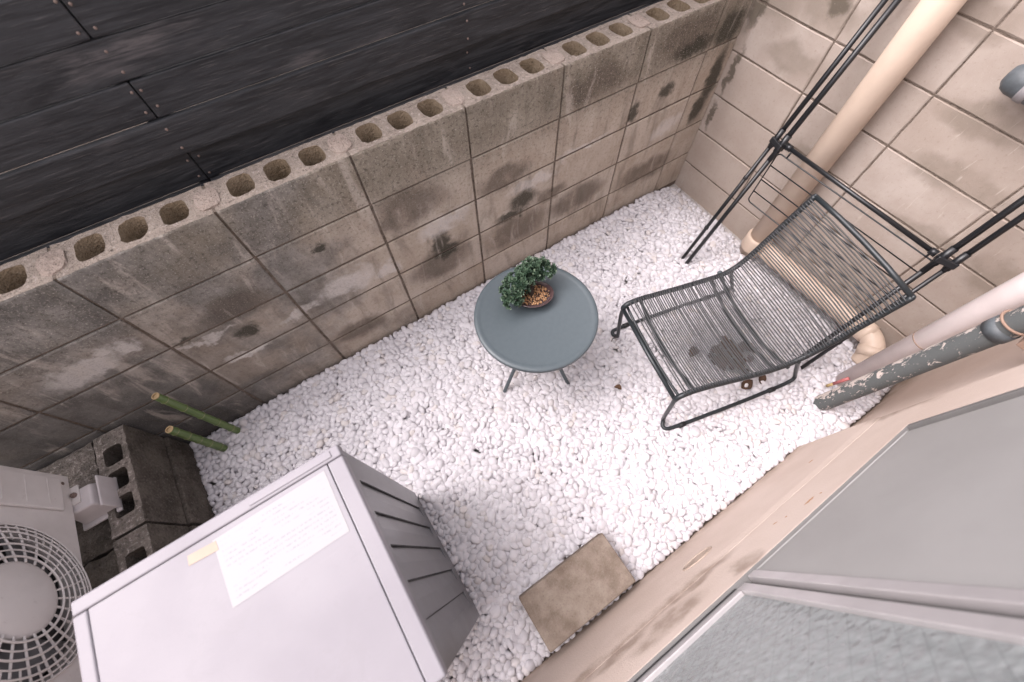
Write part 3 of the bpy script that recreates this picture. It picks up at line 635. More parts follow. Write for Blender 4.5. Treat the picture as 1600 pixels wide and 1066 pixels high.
# side panel with pressed louvres: recessed step towards the block wall, ramp towards the house
ys = [Y1 - .004]; dep = [0]; slots = [-.823, -.903, -.984, -1.065, -1.146]
z0, za, zb_, z1 = .052, .135, .80, HZ - .034
mb = MB(); xs = X1
cuts = [Y1 - .002]
for s in slots: cuts += [s, s - .042]
cuts.append(Y0 + .002)
for a, b in zip(cuts[::2], cuts[1::2]): mb.add([(xs, a, z0), (xs, b, z0), (xs, b, z1), (xs, a, z1)], [(0, 3, 2, 1)])
D = .0055
for s in slots:
    b = s - .042
    mb.add([(xs, s, z0), (xs, b, z0), (xs, b, za), (xs, s, za)], [(0, 3, 2, 1)])
    mb.add([(xs, s, zb_), (xs, b, zb_), (xs, b, z1), (xs, s, z1)], [(0, 3, 2, 1)])
    mb.add([(xs - D, s, za), (xs, b, za), (xs, b, zb_), (xs - D, s, zb_)], [(0, 3, 2, 1)])
    mb.add([(xs, s, za), (xs - D, s, za), (xs - D, s, zb_), (xs, s, zb_)], [(0, 1, 2, 3)], 1)
    mb.add([(xs, s, za), (xs - D, s, za), (xs, b, za)], [(0, 1, 2)]); mb.add([(xs, s, zb_), (xs - D, s, zb_), (xs, b, zb_)], [(0, 2, 1)])
for (ya, yb) in ((Y1 - .002, Y1 - .002), (Y0 + .002, Y0 + .002)):
    mb.add([(xs, ya, z0), (xs - .013, ya, z0), (xs - .013, ya, z1), (xs, ya, z1)], [(0, 1, 2, 3)])
mb.add([(xs, Y1 - .002, z0), (xs, Y0 + .002, z0), (xs - .013, Y0 + .002, z0), (xs - .013, Y1 - .002, z0)], [(0, 1, 2, 3)])
W(mb.build('louvred_side', [M['side'], M['gasket']], None), ht)
for s in slots: W(MB().box(X1 - .0050, X1 - .0012, s - .0024, s - .0008, .14, .795).build('louvre_slot', M['gasket'], None), ht)
lz = HZ - .03
def hb(name, mat, *a, bv=.003): return W(MB().box(*a).build(name, mat, None, bevel=bv, segs=3), ht)
hb('lid_rim', M['lid'], X0 - .002, X1 + .004, Y1 - .026, Y1 + .003, lz, HZ, bv=.004)
hb('lid_rim', M['lid'], X1 - .031, X1 + .0045, Y0, Y1 - .0272, lz, HZ, bv=.004)
hb('lid_rim', M['lid'], X0 - .0025, X0 + .024, Y0, Y1 - .0272, lz, HZ, bv=.004)
hb('top_panel', M['lid'], X0 + .0255, X1 - .0325, Y0 + .002, Y1 - .0275, lz, HZ - .0012, bv=.0015)
hb('latch_strip', M['lid'], -2.387, -2.203, Y1 - .019, Y1 - .004, HZ, HZ + .0022, bv=.001)
hb('lower_rim', M['gasket'], X1 - .012, X1 + .0005, Y0 + .004, Y1 - .004, lz - .003, lz, bv=0)
for fx in (X0 + .04, X1 - .035):
    for fy in (Y0 + .035, Y1 - .03): hb('foot', M['gasket'], fx - .03, fx + .03, fy - .022, fy + .022, -.02, .05, bv=.004)
def sheet(name, mat, pts, z):
    cx = sum(p[0] for p in pts) / 4; cy = sum(p[1] for p in pts) / 4; m = MB(); m.add([(x - cx, y - cy, 0) for x, y in pts] + [(x - cx, y - cy, -.0003) for x, y in pts], [(0, 1, 2, 3), (7, 6, 5, 4)] + [(k, 4 + k, 4 + (k + 1) % 4, (k + 1) % 4) for k in range(4)])
    return W(m.build(name, mat, None, loc=(cx, cy, z)), ht)
sheet('paper_notice', M['paper'], [(-2.472, -.927), (-2.231, -.926), (-2.229, -.783), (-2.472, -.787)], HZ - .0005)
sheet('tape_strip', M['tape'], [(-2.524, -.807), (-2.466, -.811), (-2.466, -.791), (-2.522, -.787)], HZ - .0001)

# ------------------------------------------------------------------ air conditioner outdoor unit
AX, AZ0 = -3.06, .41; AY1, AY0 = -.155, -.93; AZ1 = .97; AD = .27
ac = thing('air_conditioner', (-3.19, -.55, AZ0), 'ivory outdoor air conditioner unit with a round fan grille', 'air conditioner')
FC = (-.552, .612); FR = .212
# front panel with a round opening
mb = MB(); nseg = 48
def on_rect(a, y0, y1, z0, z1):
    c, s = math.cos(a), math.sin(a); ty = ((y1 - FC[0]) / c if c > 0 else (y0 - FC[0]) / c) if abs(c) > 1e-9 else 1e9; tz = ((z1 - FC[1]) / s if s > 0 else (z0 - FC[1]) / s) if abs(s) > 1e-9 else 1e9
    t_ = min(ty, tz); return (AX, FC[0] + c * t_, FC[1] + s * t_)
fy0, fy1, fz0, fz1 = AY0, FC[0] + .235, AZ0, AZ1
angs = sorted([2 * math.pi * k / nseg for k in range(nseg)] + [math.atan2(z - FC[1], y - FC[0]) % (2 * math.pi) for y in (fy0, fy1) for z in (fz0, fz1)])
k = len(angs); out_ = [on_rect(a, fy0, fy1, fz0, fz1) for a in angs]
inn = [(AX, FC[0] + math.cos(a) * FR, FC[1] + math.sin(a) * FR) for a in angs]; inn2 = [(AX - .05, FC[0] + math.cos(a) * FR * .97, FC[1] + math.sin(a) * FR * .97) for a in angs]
mb.add(out_ + inn, [(j, (j + 1) % k, k + (j + 1) % k, k + j) for j in range(k)]); mb.add(inn + inn2, [(j, (j + 1) % k, k + (j + 1) % k, k + j) for j in range(k)])
mb.add([(AX, fy1, fz0), (AX, AY1, fz0), (AX, AY1, fz1), (AX, fy1, fz1)], [(0, 1, 2, 3)])
mb.add([(AX, AY0, AZ0), (AX, AY1, AZ0), (AX - AD, AY1, AZ0), (AX - AD, AY0, AZ0), (AX, AY0, AZ1), (AX, AY1, AZ1), (AX - AD, AY1, AZ1), (AX - AD, AY0, AZ1)], [(0, 3, 2, 1), (4, 5, 6, 7), (1, 2, 6, 5), (2, 3, 7, 6), (3, 0, 4, 7)])
me = mb.mesh('casing'); bm = bmesh.new(); bm.from_mesh(me); bmesh.ops.remove_doubles(bm, verts=bm.verts, dist=1e-5); bmesh.ops.recalc_face_normals(bm, faces=bm.faces); bm.to_mesh(me); bm.free()
W(put('casing', me, M['ac'], None, bevel=.006, segs=3, angle=60), ac)
W(MB().box(AX - AD + .01, AX - .06, AY0 + .01, AY1 - .01, AZ0 + .01, AZ1 - .01).build('interior', M['acdark'], None), ac)
W(MB().box(AX, AX + .010, fy1 + .03, AY1 - .018, AZ0 + .035, AZ1 - .03).build('front_panel', M['ac'], None, bevel=.008, segs=3), ac)
for q in range(7):
    z = AZ0 + .08 + q * .065; W(MB().box(AX + .0101, AX + .0112, fy1 + .045, AY1 - .03, z, z + .0025).build('panel_line', M['ac'], None), ac)
W(MB().box(AX - .2, AX - .06, AY1, AY1 + .06, AZ0 + .12, AZ1 - .1).build('valve_cover', M['ac'], None, bevel=.012, segs=3), ac)
W(MB().lathe([(.0, .0012), (.005, .001), (.006, 0)], 10).build('screw', M['nail'], None, loc=(AX, AY1 - .03, AZ0 + .02)), ac).rotation_euler = (0, R_(90), 0)
def ring_pts(r, x, n=64): return [(x, FC[0] + math.cos(2 * math.pi * j / n) * r, FC[1] + math.sin(2 * math.pi * j / n) * r) for j in range(n)]
rads = [.108, .127, .146, .165, .184, .198, .210]
dome = lambda r: AX + .004 + .022 * (1 - (r / FR) ** 2)
for i, r in enumerate(rads):
    W(autosmooth(MB().tube(ring_pts(r, dome(r)), .0022 if i % 2 else .003, 5, closed=True).build('grille_ring', M['ac'], None)), ac)
for j in range(26):
    a = 2 * math.pi * j / 26; P = []
    for q in range(7):
        r = .094 + (.212 - .094) * q / 6; aa = a + .12 * q / 6; P.append((dome(r) - .003, FC[0] + math.cos(aa) * r, FC[1] + math.sin(aa) * r))
    W(MB().tube(P, .003, 5).build('grille_spoke', M['ac'], None), ac)
for j in range(26):
    a = 2 * math.pi * (j + .5) / 26; P = [(dome(r) - .003, FC[0] + math.cos(a + (r - .07) * .85) * r, FC[1] + math.sin(a + (r - .07) * .85) * r) for r in (.162, .187, .211)]
    W(MB().tube(P, .0024, 5).build('grille_spoke', M['ac'], None), ac)
o = MB().lathe([(0, .026), (.06, .025), (.088, .021), (.097, .016), (.098, .004)], 40).build('fan_cap', M['ac'], None, True, loc=(AX, FC[0], FC[1])); o.rotation_euler = (0, R_(90), 0); W(o, ac)
for j in range(3):
    mb = MB(); vs = []; n1, n2 = 8, 6
    for a_ in range(n1 + 1):
        for b_ in range(n2 + 1):
            r = .04 + .155 * b_ / n2; th = j * 2.094 + 1.55 * a_ / n1 + .5 * (b_ / n2); vs.append((AX - .07 + .045 * (a_ / n1), FC[0] + math.cos(th) * r, FC[1] + math.sin(th) * r))
    mb.add(vs, [(a_ * (n2 + 1) + b_, a_ * (n2 + 1) + b_ + 1, (a_ + 1) * (n2 + 1) + b_ + 1, (a_ + 1) * (n2 + 1) + b_) for a_ in range(n1) for b_ in range(n2)])
    o = mb.build('fan_blade', M['blade'], None, True); o.modifiers.new('thick', 'SOLIDIFY').thickness = .003; W(o, ac)
# bent steel foot of the unit, on the plastic mounting block
W(MB().box(AX - .02, AX + .022, -.262, -.20, AZ0 - .006, AZ0 - .001).build('mounting_foot', M['ac'], None, bevel=.001), ac)
W(MB().lathe([(.0, .012), (.005, .012), (.006, .008), (.0085, .008), (.0085, 0)], 6).build('bolt', M['nail'], None, loc=(AX + .010, -.232, AZ0 - .001)), ac)
W(MB().box(AX - .25, AX - .01, -.262, -.20, AZ0 - .006, AZ0 - .001).build('mounting_foot', M['ac'], None, bevel=.001), ac)
def plastic_base(cx, cy, label):
    t = thing('mounting_block', (cx, cy, PZ - .02), label, 'mounting block', 'plastic blocks under the air conditioner')
    h = AZ0 - .0065 - (PZ - .02); prof = []
    m = MB(); A = [(-.065, -.062), (.065, -.062), (.065, .062), (-.065, .062)]; B = [(-.05, -.045), (.042, -.045), (.042, .045), (-.05, .045)]
    m.add([(x, y, .010) for x, y in A] + [(x, y, h) for x, y in B], [(0, 1, 5, 4), (1, 2, 6, 5), (2, 3, 7, 6), (3, 0, 4, 7), (4, 5, 6, 7), (3, 2, 1, 0)])
    m.build('body', M['plastic'], t, bevel=.007, segs=3, angle=20)
    MB().box(-.078, .066, -.078, .078, 0, .0102).build('flange', M['plastic'], t, bevel=.004)
    MB().box(.062, .070, -.068, .068, .0103, h * .97).build('end_plate', M['plastic'], t, bevel=.004)
    MB().box(-.045, -.015, -.02, .02, h, h + .0025).build('slot_plate', M['plastic'], t, bevel=.001)
    t.scale = (.82, .82, 1)
    return t
plastic_base(-3.045, -.25, 'white plastic mounting block at the corner of the air conditioner')

# ------------------------------------------------------------------ bamboo stakes
def bamboo(base, tip, r, label):
    base = Vector(base); tip = Vector(tip); ax = (tip - base); L = ax.length; t = thing('bamboo_stake', base, label, 'bamboo', 'cut bamboo stakes in the pebbles')
    t.rotation_euler = ax.to_track_quat('Z', 'Y').to_euler()
    n = 5; prof = []; zc = -.06; rad = []; pts = []; rs = []
    nodes = [L * (q + .55) / n for q in range(n)]
    z = -.06
    while z < L:
        rr_ = r * (1 - .1 * z / L); d = min(abs(z - q) for q in nodes); rr_ *= 1 + .10 * math.exp(-(d / .004) ** 2); prof.append((rr_, z)); z += .004
    me = MB().lathe(prof, 16); me.f = [f for f in me.f if len(f) == 4]; me.m = [0] * len(me.f); me.build('culm', M['bamboo'], t, True)
    for q in nodes: MB().lathe([(r * 1.06 * (1 - .1 * q / L), q - .002), (r * 1.13 * (1 - .1 * q / L), q), (r * 1.06 * (1 - .1 * q / L), q + .002)], 16).build('node_ring', M['node'], t, True)
    rt = prof[-1][0]; MB().lathe([(rt, L - .004), (rt, L + .001), (rt * .72, L + .001), (rt * .7, L - .03), (0, L - .03)], 16).build('cut_end', M['cut'], t)
    return t
bamboo((-2.722, -.072, 0), (-2.735, -.060, .45), .0145, 'longer green bamboo stake nearer the block wall')
bamboo((-2.796, -.114, 0), (-2.800, -.112, .312), .0155, 'shorter green bamboo stake nearer the air conditioner')

# ------------------------------------------------------------------ round table
tb = thing('side_table', (-1.46, -.527, 0), 'round blue grey metal side table standing on the white pebbles', 'table')
TZ = .45; TR = .235
prof = [(0, -.008), (TR - .012, -.008), (TR - .006, -.016), (TR - .001, -.014), (TR, -.005), (TR - .0015, .001), (TR - .006, .0045), (TR - .014, .0045), (TR - .022, .0025), (TR - .03, .0005), (0, 0)]
autosmooth(MB().lathe(prof, 96).build('tabletop', M['table'], tb, loc=(0, 0, TZ)))
for a in (194, 294, 14, 114):
    c, s = math.cos(R_(a)), math.sin(R_(a)); c2, s2 = math.cos(R_(a + 150)), math.sin(R_(a + 150))
    MB().tube(catmull([(c * .197, s * .197, -.012), (c * .12, s * .12, .15), (c * .05 , s * .05, .30), (c * .10, s * .10, .40), (c * .13, s * .13, TZ - .010)], 6), .0085, 10).build('leg', M['table'], tb, True)
MB().tube([(math.cos(k / 24 * 6.2832) * .056, math.sin(k / 24 * 6.2832) * .056, .30) for k in range(24)], .006, 8, closed=True).build('leg_ring', M['table'], tb, True)

# ------------------------------------------------------------------ bonsai
bz = TZ + .001
bo = thing('bonsai', (-1.43, -.468, bz), 'dark green bonsai in a shallow brown pot on the round table', 'bonsai')
ang = R_(-22)
pr = [(.040, 0), (.043, .002), (.049, .006), (.058, .018), (.066, .030), (.0695, .034), (.070, .037), (.067, .0385), (.064, .036), (.058, .028), (0, .026)]
o = autosmooth(MB().lathe(pr, 48, sx=1.08, sy=.84).build('pot', M['pot'], bo)); o.rotation_euler.z = ang
# potting stones
v, f = ico(1); rg = np.random.default_rng(3); n = 520
aa = rg.uniform(0, 6.283, n); q = np.sqrt(rg.uniform(0, 1, n)); px = np.cos(aa) * q * .060; py = np.sin(aa) * q * .043; pz = .030 + .007 * (1 - q) + rg.normal(0, .0012, n)
rs = rg.uniform(.0022, .0042, n); S = v[None] * rg.uniform(.65, 1.2, (n, 1, 3)) * rs[:, None, None]; S = S + np.stack([px * math.cos(ang) - py * math.sin(ang), px * math.sin(ang) + py * math.cos(ang), pz], 1)[:, None, :]
tt = np.stack([rg.uniform(0, 1, n), rg.uniform(0, 1, n), np.zeros(n), np.ones(n)], 1)
o = put('potting_stones', fast_mesh('potting_stones', S.reshape(-1, 3), (f[None] + (np.arange(n) * len(v))[:, None, None]).reshape(-1, 3), np.repeat(tt, len(v), 0)), M['stone'], bo); o['kind'] = 'stuff'
MB().tube(catmull([(-.002, .004, .02), (-.008, .010, .045), (.004, .022, .062), (-.006, .036, .078)], 6), [.013 - .006 * k / 18 for k in range(19)], 10).build('trunk', M['bark'], bo, True)
clumps = [((-.070, .030, .078), (.050, .048, .030)), ((-.038, .048, .096), (.046, .044, .030)), ((.004, .050, .104), (.050, .042, .030)), ((.050, .052, .100), (.044, .044, .030)), ((.078, .036, .092), (.030, .034, .026)), ((-.092, .010, .064), (.032, .036, .024)), ((.03, .075, .098), (.045, .03, .026))]
for cc, rad in clumps:
    MB().tube(catmull([(-.004, .030, .07), ((cc[0]) * .5, (cc[1] + .03) * .5, (cc[2] + .06) * .5), (cc[0], cc[1], cc[2] - .004)], 5), [.0055 - .0035 * k / 10 for k in range(11)], 7).build('branch', M['bark'], bo, True)
LV = []; LF = []; LT = []
def leaf(p, d, up, L, wd, tint):
    d = Vector(d).normalized(); side = d.cross(up).normalized(); nrm = side.cross(d); b = len(LV); P = Vector(p)
    for (u, s, h) in ((0, 0, 0), (.45, -.8, .05), (.45, .8, .05), (.8, -1, .16), (.8, 1, .16), (1.08, 0, .26), (.6, 0, -.05)):
        LV.append(P + d * L * u + side * wd * s + nrm * L * h); LT.append(tint)
    LF.extend([(b, b + 1, b + 6), (b, b + 6, b + 2), (b + 1, b + 3, b + 6), (b + 6, b + 4, b + 2), (b + 3, b + 5, b + 6), (b + 5, b + 4, b + 6)])
rn = random.Random(5)
for ci, (cc, rad) in enumerate(clumps):
    for _ in range(62 if rad[0] > .04 else 40):
        while True:
            d = Vector((rn.gauss(0, 1), rn.gauss(0, 1), rn.gauss(.35, .9))).normalized()
            if d.z > -.65: break
        s_q = rn.uniform(.72, 1.06); p = Vector((cc[0] + d.x * rad[0] * s_q, cc[1] + d.y * rad[1] * s_q, cc[2] + d.z * rad[2] * s_q))
        t0 = rn.uniform(0, 1) * (.5 + .5 * rn.random()); nrm = (d + Vector((0, 0, .5))).normalized(); a0 = rn.uniform(0, 6.28); u = nrm.orthogonal().normalized(); vv = nrm.cross(u)
        for lay, (kk, el, sz) in enumerate(((6, .35, 1), (5, .85, .8), (3, 1.25, .55))):
            for j in range(kk):
                a = a0 + lay * .5 + 6.2832 * j / kk; dd = (u * math.cos(a) + vv * math.sin(a)) * math.cos(el) + nrm * math.sin(el)
                leaf(p, dd, nrm, .0112 * sz * rn.uniform(.75, 1.25), .0037 * sz, (min(1, t0 * .7 + .25 * lay * .5 + rn.uniform(0, .2)), rn.random(), 0, 1))
me = fast_mesh('foliage', np.array([v[:] for v in LV]), np.array(LF), np.array(LT)); o = put('foliage', me, M['leaf'], bo); o['kind'] = 'stuff'

# ------------------------------------------------------------------ string lounge chair
CO = Vector((-1.14, -.853, 0)); CA = R_(-13.5)
ch = thing('lounge_chair', CO, 'low dark grey lounge chair strung with black cord', 'chair'); ch.rotation_euler.z = CA
side_prof = [(-.006, .318), (-.004, .334), (.014, .349), (.06, .353), (.16, .336), (.30, .306), (.42, .287), (.50, .284), (.56, .312), (.60, .372), (.635, .46), (.672, .56), (.712, .662)]
wid = lambda u: .211 + .02 * sm(.0, .5, u) + .006 * sm(.5, .72, u)
pc = catmull([(u, 0, z) for u, z in side_prof], 8)
for sgn in (1, -1):
    MB().tube([(p.x, sgn * wid(p.x), p.z) for p in pc], .0105, 10).build('side_rail', M['steel'], ch, True)
pt = pc[-1]; wt = wid(pt.x)
MB().tube([(pt.x, -wt, pt.z), (pt.x + .004, -wt * .5, pt.z + .006), (pt.x + .005, 0, pt.z + .008), (pt.x + .004, wt * .5, pt.z + .006), (pt.x, wt, pt.z)], .0092, 10).build('top_bar', M['steel'], ch, True)
for p in (pt,):
    for sgn in (1, -1): MB().lathe([(0, .0095), (.006, .0075), (.0095, 0), (.006, -.0075), (0, -.0095)], 12).build('corner_cap', M['steel'], ch, True, loc=(p.x, sgn * wt, p.z))
p0 = pc[0]; w0 = wid(0)
MB().tube([(p0.x, -w0, p0.z), (p0.x, 0, p0.z - .006), (p0.x, w0, p0.z)], .0085, 10).build('front_bar', M['steel'], ch, True)
for u, zz, sag, rr_ in ((.072, .338, .045, .0075), (.015, .318, .02, .006), (.452, .270, .045, .0075), (.505, .272, .05, .0075)):
    wv = wid(u) + (.012 if u > .5 else 0)
    MB().tube([(u, wv * q, zz - sag * (1 - q * q)) for q in [-1 + k / 8 for k in range(17)]], rr_, 8).build('cross_bar', M['steel'], ch, True)
MB().lathe([(0, .011), (.008, .008), (.011, 0), (.008, -.008), (0, -.011)], 12).build('bar_cap', M['table'], ch, True, loc=(.508, wid(.5) + .018, .272))
for sgn in (1, -1):
    wv = .262
    pth = [(-.004, sgn * (w0 - .004), .325), (.000, sgn * (w0 + .002), .27), (.022, sgn * (w0 + .004), .14), (.042, sgn * (w0 + .006), .035), (.042, sgn * (w0 + .014), .010), (.034, sgn * (w0 + .03), .004), (.042, sgn * (wv - .004), .004), (.075, sgn * wv, .004), (.13, sgn * (wv + .002), .004), (.40, sgn * (wv + .004), .004), (.58, sgn * (wv + .002), .004), (.655, sgn * wv, .010), (.685, sgn * (wv - .004), .035), (.675, sgn * .246, .075), (.60, sgn * .238, .20), (.555, sgn * .234, .278)]
    MB().tube(catmull([(a, b, c + .007 if c < .012 else c) for a, b, c in pth], 8), .0085, 10).build('runner', M['steel'], ch, True)
    for u in (.10, .56): MB().tube([(u, sgn * (wv + .003), .011), (u + .03, sgn * (wv + .003), .011)], .0112, 10).build('runner_clip', M['gasket'], ch, True)
# cords: each wraps over both rails
arc = [0]
for a, b in zip(pc, pc[1:]): arc.append(arc[-1] + (b - a).length)
def at_arc(s):
    for i in range(len(pc) - 1):
        if arc[i + 1] >= s:
            q = (s - arc[i]) / (arc[i + 1] - arc[i]); p = pc[i].lerp(pc[i + 1], q); t = (pc[i + 1] - pc[i]).normalized(); return p, t
    return pc[-1], (pc[-1] - pc[-2]).normalized()
s = .045; rc = random.Random(9)
while s < arc[-1] - .012:
    p, t = at_arc(s); nrm = Vector((-t.z, 0, t.x)); wv = wid(p.x); sag = .006 + .006 * rc.random() * sm(.1, .4, s); P = []
    dv = rc.uniform(-.0015, .0015); du = rc.uniform(-.0025, .0025)
    for q, h in ((-1.03, .0085), (-1.0, .0118), (-.955, .0105), (-.9, .007), (-.5, None), (0, None), (.5, None), (.9, .007), (.955, .0105), (1.0, .0118), (1.03, .0085)):
        hh = (.005 - sag * (1 - q * q)) if h is None else h
        P.append(p + nrm * hh + t * (du * q) + Vector((0, wv * q, 0)))
    MB().tube(P, .0027, 5).build('cord', M['cord'], ch, True)
    s += .0107 + rc.uniform(-.001, .001)

# ------------------------------------------------------------------ drying rack leaning on the far wall
rk = thing('drying_rack', (-.44, -.86, 0), 'black tubular drying rack leaning against the tan block wall', 'drying rack')
d = Vector((.34464, -.0098, .93868)); d2 = Vector((.34464, 0, .93868))
def rw(o): return W(o, rk)
yA, yB = -.511, -1.213
for yb, sgn in ((yA, 1), (yB, -1)):
    F1 = Vector((-.445, yb, -.01)); F2 = F1 + Vector((.012, .038 * sgn, 0)); J = .655
    rw(MB().tube([F1, F1 + d2 * J], .0095, 10).build('lower_pole', M['black'] if sgn < 0 else M['black'], None, True)); rw(MB().tube([F2, F2 + d2 * J], .0085, 10).build('lower_pole', M['black'], None, True))
    rw(MB().tube([F1 + d2 * (J - .05), F1 + d2 * 1.235], .0108, 12).build('upper_pole', M['black'], None, True)); rw(MB().tube([F2 + d2 * (J - .02), F2 + d2 * 1.215], .0098, 12).build('upper_pole', M['black'], None, True))
    c = F1.lerp(F2, .5) + d2 * (J + .01); X = d2; Yv = (F2 - F1).normalized(); 
    for Q, r in ((F1, .0135), (F2, .0125)):
        rw(MB().tube([Q + d2 * (J - .012), Q + d2 * (J + .06)], r, 12).build('pole_sleeve', M['black'], None, True))
    m = MB(); ex = (F2 - F1); ex.z = 0; ex.normalize(); ez = ex.cross(d2).normalized()
    vs = [c + ex * a * .033 + d2 * b * .012 + ez * e_ * .0155 for e_ in (-1, 1) for b in (-1, 1) for a in (-1, 1)]
    m.add(vs, [(0, 2, 3, 1), (4, 5, 7, 6), (0, 1, 5, 4), (2, 6, 7, 3), (0, 4, 6, 2), (1, 3, 7, 5)]); rw(m.build('pole_bracket', M['black'], None, bevel=.004, segs=2))
    for q in (.17, .45): rw(MB().tube([F2 + d2 * (J - q), F2 + d2 * (J - q + .012)], .0105, 10).build('pole_ring', M['gasket'], None, True))
rx, rz_ = -.205, .625
rw(MB().tube([(rx, yA - .02, rz_), (rx, yB + .02, rz_ - .012)], .0085, 12).build('rail', M['black'], None, True))
for yy, sg in ((yA - .03, 1), (yB + .03, -1)):
    rw(MB().tube([(rx, yy + .012, rz_ - (0 if sg > 0 else .012)), (rx, yy - .012, rz_ - (0 if sg > 0 else .012))], .0125, 12).build('rail_clip', M['black'], None, True))
    for q in range(4): rw(MB().tube([(rx, yy + sg * (.004 + q * .006), rz_ - (0 if sg > 0 else .012)), (rx, yy + sg * (.006 + q * .006), rz_ - (0 if sg > 0 else .012))], .0145, 10).build('clip_tooth', M['black'], None, True))
# folded wire shelf hanging below the rail
fx = -.212; ya, yb = -.518, -1.222; zt_, zl = .590, .325; rcn = .018
loop = []
for (cy, cz, a0) in ((ya - rcn, zt_ - rcn, 0), (yb + rcn, zt_ - rcn, 90), (yb + rcn, zl + rcn, 180), (ya - rcn, zl + rcn, 270)):
    for k in range(5):
        a = R_(a0 + 22.5 * k); loop.append((fx, cy + math.cos(a) * rcn, cz + math.sin(a) * rcn))
rw(MB().tube(loop, .0030, 8, closed=True).build('shelf_frame', M['black'], None, True))
for z in (.528, .452, .386): rw(MB().tube([(fx - .003, ya, z), (fx - .003, yb, z)], .0026, 8).build('shelf_wire', M['black'], None, True))
for yy in (-.56, -1.18): rw(MB().tube([(fx, yy, zt_), (rx, yy, rz_ - .004)], .004, 8).build('shelf_hanger', M['black'], None, True))

# ------------------------------------------------------------------ pipes
pp = thing('drain_pipe', (-.062, -.632, 0), 'thick cream plastic drain pipe standing against the tan block wall', 'pipe')
W(MB().tube([(-.062, -.632, -.05), (-.062, -.632, 1.9)], .0535, 28).build('pipe_body', M['cream'], None, True), pp)
W(MB().lathe([(.054, .0), (.064, .0), (.066, .006), (.066, .075), (.063, .082), (.0545, .085)], 28).build('socket', M['cream'], None, True, loc=(-.062, -.632, .0)), pp)
gp = thing('ground_pipe', (-.066, -1.0, 0), 'cream elbow pipe lying along the foot of the tan block wall', 'pipe')
cpts = [(-.066, -.70, .035), (-.066, -1.0, .04), (-.066, -1.25, .045), (-.07, -1.305, .048), (-.088, -1.345, .044), (-.12, -1.375, .03), (-.15, -1.39, -.03)]
W(MB().tube(catmull(cpts, 6), .046, 24).build('pipe_body', M['cream'], None, True), gp)
for yy in (-1.235, -1.295): W(MB().tube([(-.067, yy + .022, .045), (-.067, yy - .022, .0455)], .051, 24).build('socket', M['cream'], None, True), gp)
W(MB().tube([(-.105, -1.362, .037), (-.135, -1.384, .012)], .052, 24).build('socket', M['cream'], None, True), gp)
dp = thing('downpipe', (-.30, -1.41, 0), 'pale pink grey plastic downpipe at the house corner', 'pipe')
W(MB().tube([(-.325, -1.412, -.06), (-.325, -1.412, 1.95)], .046, 24).build('pipe_body', M['pvc'], None, True), dp)
W(MB().tube([(-.325, -1.412, .42), (-.325, -1.412, .424)], .0472, 24).build('joint_ring', M['rust'], None, True), dp)
op = thing('peeling_downpipe', (-.497, -1.414, 0), 'old downpipe with peeling dark grey paint next to the pale one', 'pipe')
W(MB().tube([(-.497 + .0153 * z, -1.414 - .0484 * z, z) for z in [-.05 + .05 * k for k in range(40)]], .035, 24).build('pipe_body', M['peel'], None, True), op)
W(MB().tube([(-.4865, -1.4483, .715), (-.4859, -1.4501, .752)], .0385, 24).build('collar', M['grey'], None, True), op)
W(MB().tube([(-.4855 + math.cos(a) * .0385, -1.4512 + math.sin(a) * .0385, .775) for a in [2 * math.pi * k / 28 for k in range(28)]], .004, 6, closed=True).build('clamp_ring', M['rust'], None, True), op)
W(MB().box(-.535, -.435, -1.559, -1.49, .757, .79).build('clamp_plate', M['rust'], None, bevel=.002), op)
mk = thing('plastic_stick', (-.40, -1.38, 0), 'small red plastic stick with a yellow tip between the downpipes', 'stick')
W(MB().tube([(-.405, -1.380, .035), (-.398, -1.390, .11)], .007, 10).build('red_shaft', M['red'], None, True), mk)
W(MB().tube([(-.409, -1.374, .0), (-.405, -1.380, .035)], .0065, 10).build('yellow_tip', M['yellow'], None, True), mk)
st = thing('wall_fixture', (-.03, -.96, 1.05), 'grey enamel pipe stub fixed high on the tan block wall', 'fixture')
o = MB().lathe([(0, .045), (.022, .042), (.036, .030), (.042, .012), (.043, -.02), (.043, -.16)], 28).build('stub', M['grey'], None, True, loc=(-.06, -.955, 1.052)); o.rotation_euler = (R_(-90), 0, 0); W(o, st)
o = MB().lathe([(.0435, .010), (.046, .006), (.046, -.012), (.0435, -.016)], 28).build('rim', M['pale'], None, True, loc=(-.06, -.98, 1.052)); o.rotation_euler = (R_(-90), 0, 0); W(o, st)
W(MB().box(-.02, .001, -1.06, -1.0, 1.0, 1.10).build('bracket', M['gasket'], None, bevel=.003), st)

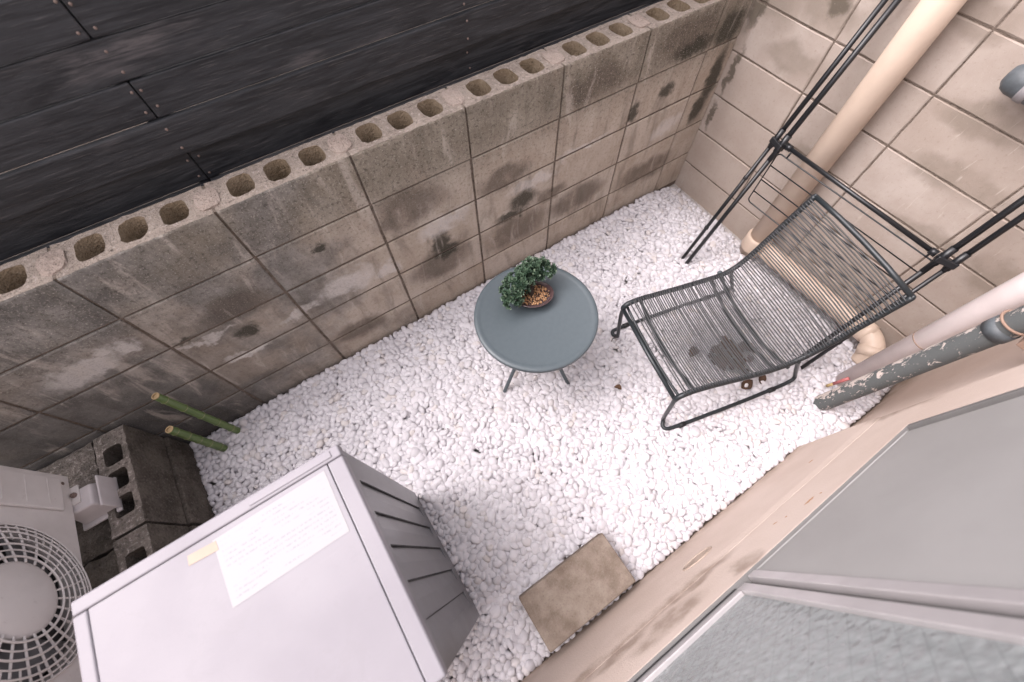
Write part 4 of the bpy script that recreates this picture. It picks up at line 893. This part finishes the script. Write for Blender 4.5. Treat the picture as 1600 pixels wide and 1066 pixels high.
# ------------------------------------------------------------------ fallen leaves
def dry_leaf(x, y, z, L, rot, tilt, label, seed, group='dead leaves under the lounge chair'):
    rnd = random.Random(seed); nu, nv = 9, 4; vs = []; fs = []; curl = rnd.uniform(.3, .95)
    for i in range(nu + 1):
        u = i / nu; wd = L * .34 * math.sin(math.pi * u ** .8) ** .8 + .0006
        for j in range(-nv, nv + 1):
            q = j / nv; vs.append(((u - .5) * L, wd * q * (1 + rnd.uniform(-.12, .12)), abs(q) ** 1.6 * wd * curl + L * .12 * math.sin(u * 5 + seed) * .5 + rnd.uniform(-.0012, .0012)))
    k = 2 * nv + 1
    fs = [(i * k + j, (i + 1) * k + j, (i + 1) * k + j + 1, i * k + j + 1) for i in range(nu) for j in range(k - 1)]
    o = MB().add(vs, fs).build('dead_leaf', M['dead'], None, True, loc=(x, y, z)); o.rotation_euler = (tilt, rnd.uniform(-.25, .25), rot); o.modifiers.new('thick', 'SOLIDIFY').thickness = .0008
    return tag(o, label, 'leaf', group)
lf = random.Random(31)
for i in range(44):
    a = lf.uniform(0, 6.28); q = math.sqrt(lf.random()); dry_leaf(-.676 + math.cos(a) * q * .10, -1.03 + math.sin(a) * q * .09, .018 + .012 * (1 - q) + i * .0008, lf.uniform(.035, .062), lf.uniform(0, 6.28), lf.uniform(-.4, .4), 'brown dead leaf in the heap under the lounge chair seat', i)
for i, (x, y, lab) in enumerate([(-.715, -1.165, 'brown dead leaf just outside the chair runner'), (-.64, -1.175, 'pale brown dead leaf near the rear of the chair runner'), (-1.213, -.852, 'small orange leaf on the pebbles in front of the chair'), (-.80, -.915, 'dark dead leaf under the middle of the chair seat')]):
    dry_leaf(x, y, .016, .062 if i != 2 else .035, 1.1 * i, .2, lab, 60 + i, 'single dead leaves on the pebbles')
tw = MB().tube(catmull([(-1.085, -.655, .012), (-1.07, -.645, .016), (-1.055, -.648, .013)], 4), .002, 6).build('twig', M['bark'], None, True); tag(tw, 'short dark twig on the pebbles by the chair foot', 'twig')
